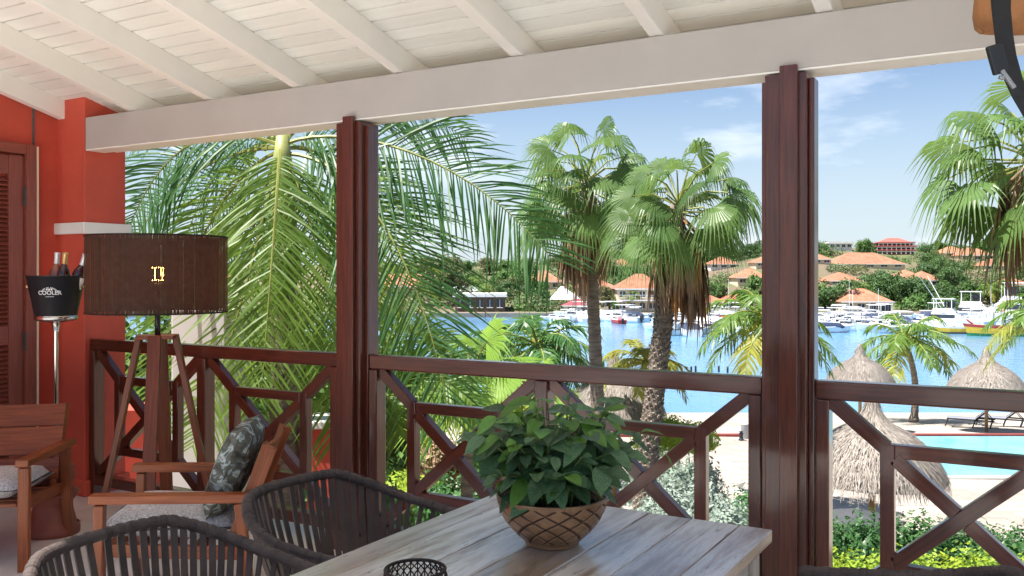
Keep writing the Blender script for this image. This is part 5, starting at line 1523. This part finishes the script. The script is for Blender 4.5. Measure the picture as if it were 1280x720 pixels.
HOUSES.append((1120, 50, D))

M['stone'] = pm('quay_stone', (0.25, 0.22, 0.19), 0.9, 0.2, 0.6)
# quay edge along the far shore
mb = MB()
for k in range(24):
    x0_ = -200 + k * 17; mb.frame_box(cw(x0_, 153.0, -5.45), V(C30, S30, 0) * 8.45, V(-S30, C30, 0) * 0.8, V(0, 0, 0.6))
q_ = obj('quay', mb, M['stone']); struct(q_)

# ------------------------------------------------------------------ far trees
def crown_variant(seed, rx, rz, n, size):
    rng = random.Random(seed)
    blobs = [(V(0, 0, -0.2 * rz), (rx * 0.62, rx * 0.62, rz * 0.7))]
    for k in range(11):
        a = rng.uniform(0, 6.28); r = rx * rng.uniform(0.3, 0.8)
        blobs.append((V(r * math.cos(a), r * math.sin(a), rz * rng.uniform(-0.55, 0.65)), (rx * rng.uniform(0.28, 0.46), rx * rng.uniform(0.28, 0.46), rz * rng.uniform(0.28, 0.45))))
    return bush_mesh(blobs, n, size, rng, 0.25)
CROWN = [crown_variant(60 + k, (3.3, 2.7, 3.9)[k % 3], (2.6, 2.8, 2.3)[k % 3], 2300, 0.27).mesh('crown', M[('tree1', 'tree2', 'tree1', 'tree3', 'tree2')[k]]) for k in range(5)]
tk = MB(); tk.tube([(0, 0, -3), (0.1, 0.05, -1.2), (0, 0, 0.6)], [0.26, 0.2, 0.1], 7)
for a in (0.4, 2.5, 4.4): tk.tube([(0, 0, -0.9), (1.1 * math.cos(a), 1.1 * math.sin(a), 0.5)], [0.12, 0.04], 5)
TRUNK = tk.mesh('trunk', M['bark'], True)
KIND = ('deep green', 'fresh green', 'wide deep green', 'olive', 'wide fresh green')
def far_tree(px, py_top, D, sc, k, label=None):
    s = D / FPX
    z = EYE - (py_top - HOR) * s
    g = terr(px, D)
    h = z - g
    sc = max(0.35, h / 4.9) if sc is None else sc
    t = thing('broadleaf_tree', label or ('%s tree on the far shore' % KIND[k]), 'tree', atz(px, D, g), random.uniform(0, 6), 'trees on the far shore')
    for nm, me in (('trunk', TRUNK), ('crown', CROWN[k])):
        o = link(nm, me, t); o.location = (0, 0, 2.3 * sc); o.scale = (sc, sc, sc)
rt = random.Random(77)
LAND = [(566, 'the faded grey roof'), (600, 'the white flat roof'), (681, 'the white tent roof'), (745, 'the slim fan palm'), (803, 'the two storey hotel'), (880, 'the quay bungalow'), (942, 'the villa beside the right post'),
        (1051, 'the white skyline building'), (1084, 'the porch house'), (1120, 'the red hotel'), (1162, 'the pale gabled house'), (1222, 'the house behind the right fan palm'), (1272, 'the house at the right edge')]
for px, pt, D, k, lab in ((1042, 345, 161, 0, 'dark tree left of the porch house by the marina'), (1105, 336, 180, 0, 'deep green tree above the porch house'), (1133, 338, 170, 2, 'wide dark tree behind the leaning coconut palm'),
                     (1165, 320, 210, 2, 'wide dark tree crown in the middle of the hillside'), (1190, 330, 195, 0, 'dark tree right of the hillside middle'), (1216, 352, 168, 1, 'fresh green tree behind the white yachts'), (1148, 366, 160, 1, 'bright tree left of the first yacht'),
                     (1160, 303, 280, 0, 'dark round tree on the skyline right of the red hotel'), (1180, 304, 280, 1, 'tree on the skyline second from the red hotel'), (1092, 300, 282, 0, 'tall thin tree left of the red hotel'),
                     (893, 352, 170, 4, 'bright green trees above the motor boats'), (928, 366, 163, 1, 'fresh green tree beside the red awning'), (548, 321, 170, 3, 'olive tree behind the feather palm fronds'), (640, 332, 200, 1, 'tree left of the orange roof near the tent'),
                     (762, 358, 161, 3, 'olive tree left of the two storey hotel'), (770, 378, 157, 1, 'small tree at the quay before the two storey hotel')):
    far_tree(px, pt, D, None, k, lab)
def clear_of_houses(px, D, halfw, front=24):
    for hp, hw2, hD in HOUSES:
        if abs(px - hp) < hw2 / 2 + halfw * 0.7 and hD - front < D < hD + 7: return False
        if abs(px - hp) < hw2 / 2 + halfw and abs(D - hD - 4) < 9: return False
    return True
cnt = 0
seen = {}
for i in range(900):
    px = rt.uniform(500, 1330); D = rt.uniform(160, 286)
    if px < 760 and D > 200 and rt.random() < 0.7: continue
    g = terr(px, D); size = rt.uniform(3.0, 5.6)
    if not clear_of_houses(px, D, 3.2 * size / 4.9 / D * FPX): continue
    k = rt.choice((0, 0, 1, 2, 3, 4, 0, 1))
    near = min(LAND, key=lambda q: abs(q[0] - px))
    lab = '%s tree %s %s, %s slope' % (KIND[k], 'left of' if px < near[0] - 6 else ('right of' if px > near[0] + 6 else 'behind'), near[1], 'low on' if D < 195 else ('mid' if D < 240 else 'high on'))
    if lab in seen: continue
    seen[lab] = 1
    far_tree(px, HOR - (g + size - EYE) / D * FPX, D, size / 4.9, k, lab)
    cnt += 1
    if cnt >= 95: break
# scrub and woodland that reads as one mass on the slope and along the ridge
for nm, mat_, seed_, cntb in (('hillside_scrub', 'tree1', 5, 420), ('hillside_scrub', 'tree3', 6, 260), ('hillside_scrub', 'tree2', 9, 240)):
    rs = random.Random(seed_); blobs = []
    tries = 0
    while len(blobs) < cntb and tries < 9000:
        tries += 1
        px = rs.uniform(420, 1420); D = rs.uniform(158, 292) if rs.random() < 0.75 else rs.uniform(280, 292)
        r = rs.uniform(1.0, 2.6)
        if px < 740 and D > 230 and rs.random() < 0.5: r *= 0.5
        if not clear_of_houses(px, D, r / D * FPX, 14): continue
        p = atz(px, D, terr(px, D) + 0.25 * r)
        blobs.append((p, (r * 1.25, r * 1.25, r * rs.uniform(0.6, 1.0))))
    o = obj(nm, bush_mesh(blobs, cntb * 130, 0.30, rs, 0.25), M[mat_]); o['kind'] = 'stuff'
    tag(o, {'tree1': 'dark green scrub covering the far hillside', 'tree3': 'olive brown dry scrub on the far hillside', 'tree2': 'lighter green bushes spread over the far hillside'}[mat_], 'scrub')
# palms on the far shore
def far_palm(px, D, h, label, sc):
    r = C4.copy(); COL.objects.link(r); r.location = atz(px, D, terr(px, D)); r.rotation_euler = (0, 0, rt.uniform(0, 6)); r.scale = (sc, sc, sc)
    r['label'] = label; r['group'] = 'palms on the far shore'
    for ch_ in C4.children:
        c = ch_.copy(); COL.objects.link(c); c.parent = r
for a in ((590, 170, 6, 'dark palm on the skyline behind the feather palm fronds', 1.15), (607, 168, 6, 'small palm right of the skyline palm', 0.9), (790, 157, 5, 'palm in front of the two storey hotel', 0.85), (1075, 170, 6, 'palm above the porch house roof', 0.95),
          (1022, 161, 6, 'palm close right of the post on the far shore', 1.0), (1240, 162, 6, 'palm behind the fishing boat', 1.05), (1258, 170, 6, 'palm at the right edge of the far shore', 1.1), (872, 159, 5, 'yellowish palm at the quay behind the motor boats', 0.8)):
    far_palm(*a)

# ------------------------------------------------------------------ boats
def hull_mesh(L, B, H, mats=((0, 1),), stripe=None):
    """hull along local x, bow at +x; rows from keel to gunwale"""
    mb = MB()
    st = [(-0.5, 0.86, 0.0), (-0.3, 0.97, 0.0), (-0.05, 1.0, 0.02), (0.2, 0.90, 0.08), (0.38, 0.58, 0.18), (0.47, 0.24, 0.26), (0.50, 0.04, 0.30)]
    lev = [(-0.35, 0.35), (-0.05, 0.80), (0.25, 0.92), (0.5, 0.96), (0.75, 0.98), (1.0, 1.0)]
    rows = []
    for x, b, sh in st:
        row = []
        for z, f in lev:
            row.append((mb.add((x * L + max(0, z) * 0.06 * L * max(0, x) * 2, b * f * B / 2, z * H * (1 + sh * (z > 0)))), mb.add((x * L + max(0, z) * 0.06 * L * max(0, x) * 2, -b * f * B / 2, z * H * (1 + sh * (z > 0))))))
        rows.append(row)
    for a, b in zip(rows, rows[1:]):
        for k in range(len(lev) - 1):
            m = stripe[k] if stripe else 0
            mb.face((a[k][0], a[k + 1][0], b[k + 1][0], b[k][0]), None, m); mb.face((a[k][1], b[k][1], b[k + 1][1], a[k + 1][1]), None, m)
        mb.face((a[-1][0], a[-1][1], b[-1][1], b[-1][0]), None, stripe[-1] if stripe else 0); mb.face((a[0][0], b[0][0], b[0][1], a[0][1]))
    r = rows[0]
    for k in range(len(lev) - 1): mb.face((r[k][0], r[k][1], r[k + 1][1], r[k + 1][0]), None, stripe[k] if stripe else 0)
    return mb
def boat_frame(px, py, heading):
    D = ground_D(py, SEA)
    return atz(px, D, SEA), R(30) + R(heading)
def cabin(t, x0, x1, w, z0, z1, rake=0.25, mat='gel', win=True, name='cabin'):
    mb = MB(); h = z1 - z0
    a = [mb.add(p) for p in ((x0, -w / 2, z0), (x1, -w / 2, z0), (x1, w / 2, z0), (x0, w / 2, z0), (x0, -w * 0.46, z1), (x1 - h * rake * 3, -w * 0.46, z1), (x1 - h * rake * 3, w * 0.46, z1), (x0, w * 0.46, z1))]
    for f in ((0, 1, 5, 4), (1, 2, 6, 5), (2, 3, 7, 6), (3, 0, 4, 7), (4, 5, 6, 7)): mb.face([a[i] for i in f])
    c = obj(name, mb, M[mat], t, False)
    if win:
        mb = MB()
        n_ = 3
        for s in (-1, 1):
            for k in range(n_):
                xx = x0 + (x1 - h * rake * 3 - x0) * (k + 0.5) / n_; mb.box((xx, s * w * 0.481, z0 + h * 0.6), ((x1 - x0) / n_ * 0.66, 0.05, h * 0.38))
        mb.box((x1 - h * rake * 1.7, 0, z0 + h * 0.62), (0.08, w * 0.8, h * 0.4))
        obj('windows', mb, M['window'], c, False)
def motor_boat(label, px, py, L, heading, hull='gel', cover=None, top=False, engine=True, group='small boats moored at the far quay'):
    loc, rz = boat_frame(px, py, heading)
    t = thing('motor_boat', label, 'boat', loc, rz, group)
    B, H = L * 0.32, L * 0.115
    obj('hull', hull_mesh(L, B, H), M[hull], t, False, smooth=False)
    mb = MB(); mb.tube([(-L * 0.49, B * 0.43, H * 1.02), (0, B * 0.5, H * 1.04), (L * 0.3, B * 0.37, H * 1.12), (L * 0.5, 0, H * 1.34), (L * 0.3, -B * 0.37, H * 1.12), (0, -B * 0.5, H * 1.04), (-L * 0.49, -B * 0.43, H * 1.02)], 0.05, 6); obj('rub_rail', mb, M['engine'] if hull == 'gelgrey' else M['gel'], t, False)
    if cover: 
        mb = MB(); soft_box(mb, (-L * 0.05, 0, H * 1.1), (L * 0.8, B * 0.95, L * 0.16), n=8, puff=0.4); obj('cover', mb, M[cover], t, False, smooth=True)
    else:
        cabin(t, -L * 0.05, L * 0.28, B * 0.7, H, H + L * 0.10, 0.4)
        mb = MB(); mb.box((-L * 0.12, 0, H + L * 0.04), (L * 0.07, B * 0.3, L * 0.09)); obj('console', mb, M['gel'], t, False)
    if top:
        mb = MB(); mb.box((-L * 0.10, 0, H + L * 0.27), (L * 0.38, B * 0.86, 0.08)); tp_ = obj('canopy', mb, M['gel'], t, False)
        for x in (-L * 0.27, L * 0.07):
            for s in (-1, 1):
                mb = MB(); mb.tube([(x, s * B * 0.4, H * 0.9), (x, s * B * 0.4, H + L * 0.27)], 0.035, 6); obj('canopy_post', mb, M['greymetal'], t, False)
    if engine:
        mb = MB(); mb.box((-L * 0.535, 0, H * 0.95), (L * 0.07, B * 0.2, L * 0.11)); mb.box((-L * 0.53, 0, H * 0.2), (L * 0.035, B * 0.1, L * 0.12)); obj('outboard', mb, M['engine'], t, False, bevel=0.03)
    return t
SB = [(1031, 413, 5.5, 170, 'gel', None, False, 'white boat at the left end of the right marina beside the post'), (1046, 411, 5.8, 200, 'gel', 'navy', False, 'boat under navy cover, left in the right marina'), (1060, 413, 6.2, 160, 'gel', None, True, 'white boat with canopy below the porch house'),
      (1076, 411, 5.6, 190, 'gel', None, False, 'small white boat in the middle of the right marina'), (1092, 412, 6.0, 170, 'gel', 'gel', False, 'boat under white cover in the right marina'), (1108, 412, 5.6, 150, 'gel', None, False, 'white boat left of the leaning coconut palm'),
      (1040, 404, 6, 180, 'gel', None, True, 'canopied boat in the back row at the left of the right marina'), (1062, 404, 6, 175, 'navy', 'navy', False, 'dark covered boat in the back row of the right marina'), (1082, 403, 6, 185, 'gel', None, False, 'white boat in the back row below the porch'), (1102, 403, 6.3, 190, 'gel', 'gel', False, 'white covered boat at the right of the back row'), (1116, 405, 5.6, 170, 'navy', 'navy', False, 'dark covered boat behind the leaning coconut palm crown'),
      (720, 397, 7, 175, 'gel', None, True, 'long white boat before the maroon roof'), (742, 397, 5, 180, 'gel', None, False, 'white boat left of the slim fan palm trunk'), (772, 404, 5, 100, 'boat_red', None, False, 'red boat between the two fan palm trunks'), (787, 402, 6, 180, 'gel', None, True, 'white boat left of the thick trunk'),
      (852, 419, 6.0, 12, 'gelgrey', None, True, 'pale grey speedboat in front, right of the thick trunk'), (880, 417, 6.2, 10, 'gelgrey', None, False, 'grey white speedboat second in the front row'), (893, 417, 4.4, 100, 'navy', 'navy', True, 'dark dinghy stern on beside the speedboats'), (905, 416, 5.5, 20, 'gel', None, False, 'white boat at the right of the front row'),
      (846, 406, 7, 185, 'gel', None, True, 'white boat behind the pale grey speedboat'), (868, 405, 6.5, 175, 'gel', None, True, 'white canopied boat in the second row middle'), (886, 404, 6.5, 180, 'gel', None, True, 'white boat in the second row right of the middle'), (904, 404, 6, 170, 'gel', 'orange', False, 'boat under orange cover in the second row'), (922, 405, 6.5, 180, 'gel', None, True, 'white canopied boat beside the half hidden coconut palm'), (938, 407, 6, 170, 'gel', None, False, 'white boat next to the right post')]
for px, py, L, hd, hull, cov, tp_, lab in SB: motor_boat(lab, px, py, L, hd, hull, cov, tp_)
rb2 = random.Random(12)
kk = 0
for (a_, b_, y0_, y1_, n_, where) in ((1018, 1128, 399, 416, 34, 'right marina'), (834, 962, 398, 419, 36, 'middle marina'), (1146, 1290, 399, 412, 22, 'yacht quay'), (690, 800, 398, 403, 12, 'left quay')):
    for i in range(n_):
        px_ = a_ + (b_ - a_) * (i + rb2.uniform(0.1, 0.9)) / n_
        L_ = rb2.uniform(4.2, 7.6)
        y_ = rb2.uniform(y0_, y1_); hd_ = rb2.choice((10, 170, 190, 95, 85, 265, 150)) + rb2.uniform(-15, 15)
        cov_ = rb2.choice((None, None, None, 'gel', 'navy')); can_ = rb2.random() < 0.55
        look = {'gel': 'white boat under white cover', 'navy': 'white boat under navy cover', None: 'open white boat'}[cov_] + (' and canopy' if can_ and cov_ else (' with canopy' if can_ else ''))
        third = ('left part', 'middle', 'right part')[min(2, int(3 * (px_ - a_) / (b_ - a_)))]
        t_ = motor_boat('%s, %s of the %s, %s row' % (look, third, where, 'back' if y_ < (y0_ + y1_) / 2 else 'front'), px_, y_, L_, hd_, 'gel', cov_, can_, rb2.random() < 0.6, 'crowd of boats at the far quay')
        if rb2.random() < 0.10:
            mb = MB(); mb.tube([(0, 0, 0.5), (0, 0, rb2.uniform(5, 9))], [0.04, 0.02], 6); mb.tube([(0, 0, 1.9), (-2.2, 0, 1.95)], 0.03, 6); obj('mast', mb, M['gel'], t_, False)
def yacht(label, px, py, L, heading, poles=True):
    loc, rz = boat_frame(px, py, heading)
    t = thing('motor_yacht', label, 'boat', loc, rz, 'white yachts')
    B, H = L * 0.30, L * 0.125
    obj('hull', hull_mesh(L, B, H), M['gel'], t, False)
    cabin(t, -L * 0.22, L * 0.26, B * 0.78, H, H + L * 0.13, 0.5)
    cabin(t, -L * 0.20, L * 0.08, B * 0.7, H + L * 0.13, H + L * 0.18, 0.3, win=False, name='flybridge')
    mb = MB(); mb.box((-L * 0.08, 0, H + L * 0.31), (L * 0.26, B * 0.66, 0.10)); obj('hard_top', mb, M['gel'], t, False, bevel=0.03)
    for x in (-L * 0.19, L * 0.03):
        for s in (-1, 1):
            mb = MB(); mb.tube([(x, s * B * 0.3, H + L * 0.17), (x, s * B * 0.3, H + L * 0.31)], 0.05, 6); obj('top_post', mb, M['gel'], t, False)
    mb = MB(); mb.box((-L * 0.06, 0, H + L * 0.235), (0.06, B * 0.5, L * 0.09)); mb.box((0.0, B * 0.22, H + L * 0.235), (L * 0.1, 0.05, L * 0.08)); obj('screen', mb, M['window'], t, False)
    if poles:
        for s in (-1, 1):
            mb = MB(); mb.tube([(-L * 0.05, s * B * 0.36, H + L * 0.12), (-L * 0.34, s * B * 0.95, H + L * 0.62)], [0.05, 0.02], 5); obj('outrigger', mb, M['gel'], t, False)
    mb = MB()
    for s in (-1, 1):
        mb.tube([(L * 0.1, s * B * 0.43, H * 1.6), (L * 0.36, s * B * 0.28, H * 1.75), (L * 0.5, 0, H * 1.9)], 0.025, 5)
        for x, y in ((0.1, 0.43), (0.24, 0.38), (0.36, 0.28)): mb.tube([(x * L, s * y * B, H), (x * L, s * y * B, H * 1.7)], 0.02, 5)
    obj('bow_rail', mb, M['greymetal'], t, False)
    return t
yacht('white sport fishing yacht with outrigger poles left of the fishing boat', 1188, 414, 9.5, -35)
yacht('white yacht behind the striped fishing boat', 1222, 406, 11, -25, False)
yacht('large white flybridge yacht at the right edge behind the fishing boat', 1262, 409, 14, 160, False)
# yellow striped open boat and the striped wooden fishing boat
loc, rz = boat_frame(1196, 417, 175)
t = thing('open_boat', 'low open boat with broad yellow side below the yacht', 'boat', loc, rz)
obj('hull', hull_mesh(5.2, 1.6, 0.85, stripe=[0, 0, 1, 1, 2, 2]), [M['boat_brown'], M['boat_yellow'], M['gel']], t, False)
mb = MB(); mb.box((-0.4, 0, 1.25), (1.6, 1.1, 0.9)); obj('cabin', mb, M['gel'], t, False, bevel=0.05)
mb = MB(); mb.box((0.5, 0, 0.95), (0.25, 1.3, 0.08)); obj('thwart', mb, M['pole'], t, False)
loc, rz = boat_frame(1262, 420, 176)
fb = thing('fishing_boat', 'wooden fishing boat with red, yellow and green striped hull', 'boat', loc, rz)
obj('hull', hull_mesh(9.5, 2.6, 1.15, stripe=[0, 0, 1, 1, 2, 3]), [M['boat_green'], M['boat_yellow'], M['boat_red'], M['pole']], fb, False)
cabin(fb, -3.2, -0.4, 1.7, 1.1, 2.9, 0.1)
mb = MB(); mb.box((0.4, 0, 2.75), (4.8, 2.2, 0.09)); cn = obj('canopy', mb, M['greyroof'], fb, False)
for x in (-1.6, 0.0, 1.4, 2.7):
    for s in (-1, 1):
        mb = MB(); mb.tube([(x, s * 1.0, 1.0), (x, s * 1.0, 2.72)], 0.05, 6); obj('canopy_post', mb, M['gel'], fb, False)
mb = MB(); mb.tube([(4.2, 0, 1.4), (4.9, 0, 1.95)], [0.12, 0.08], 8); obj('stem_post', mb, M['boat_red'], fb, False)
loc, rz = boat_frame(1252, 409, 0)
p = at(1252, 385, 120.5)
mb = MB()
ring = [(0.42 * math.cos(2 * math.pi * k / 20), 0, 0.42 * math.sin(2 * math.pi * k / 20)) for k in range(21)]
mb.tube([p + V(C30, S30, 0) * x + V(0, 0, z) for x, _, z in ring], 0.10, 8, caps=False)
tag(obj('life_ring', mb, M['orange'], smooth=True), 'orange life ring hung on the large yacht', 'life ring')
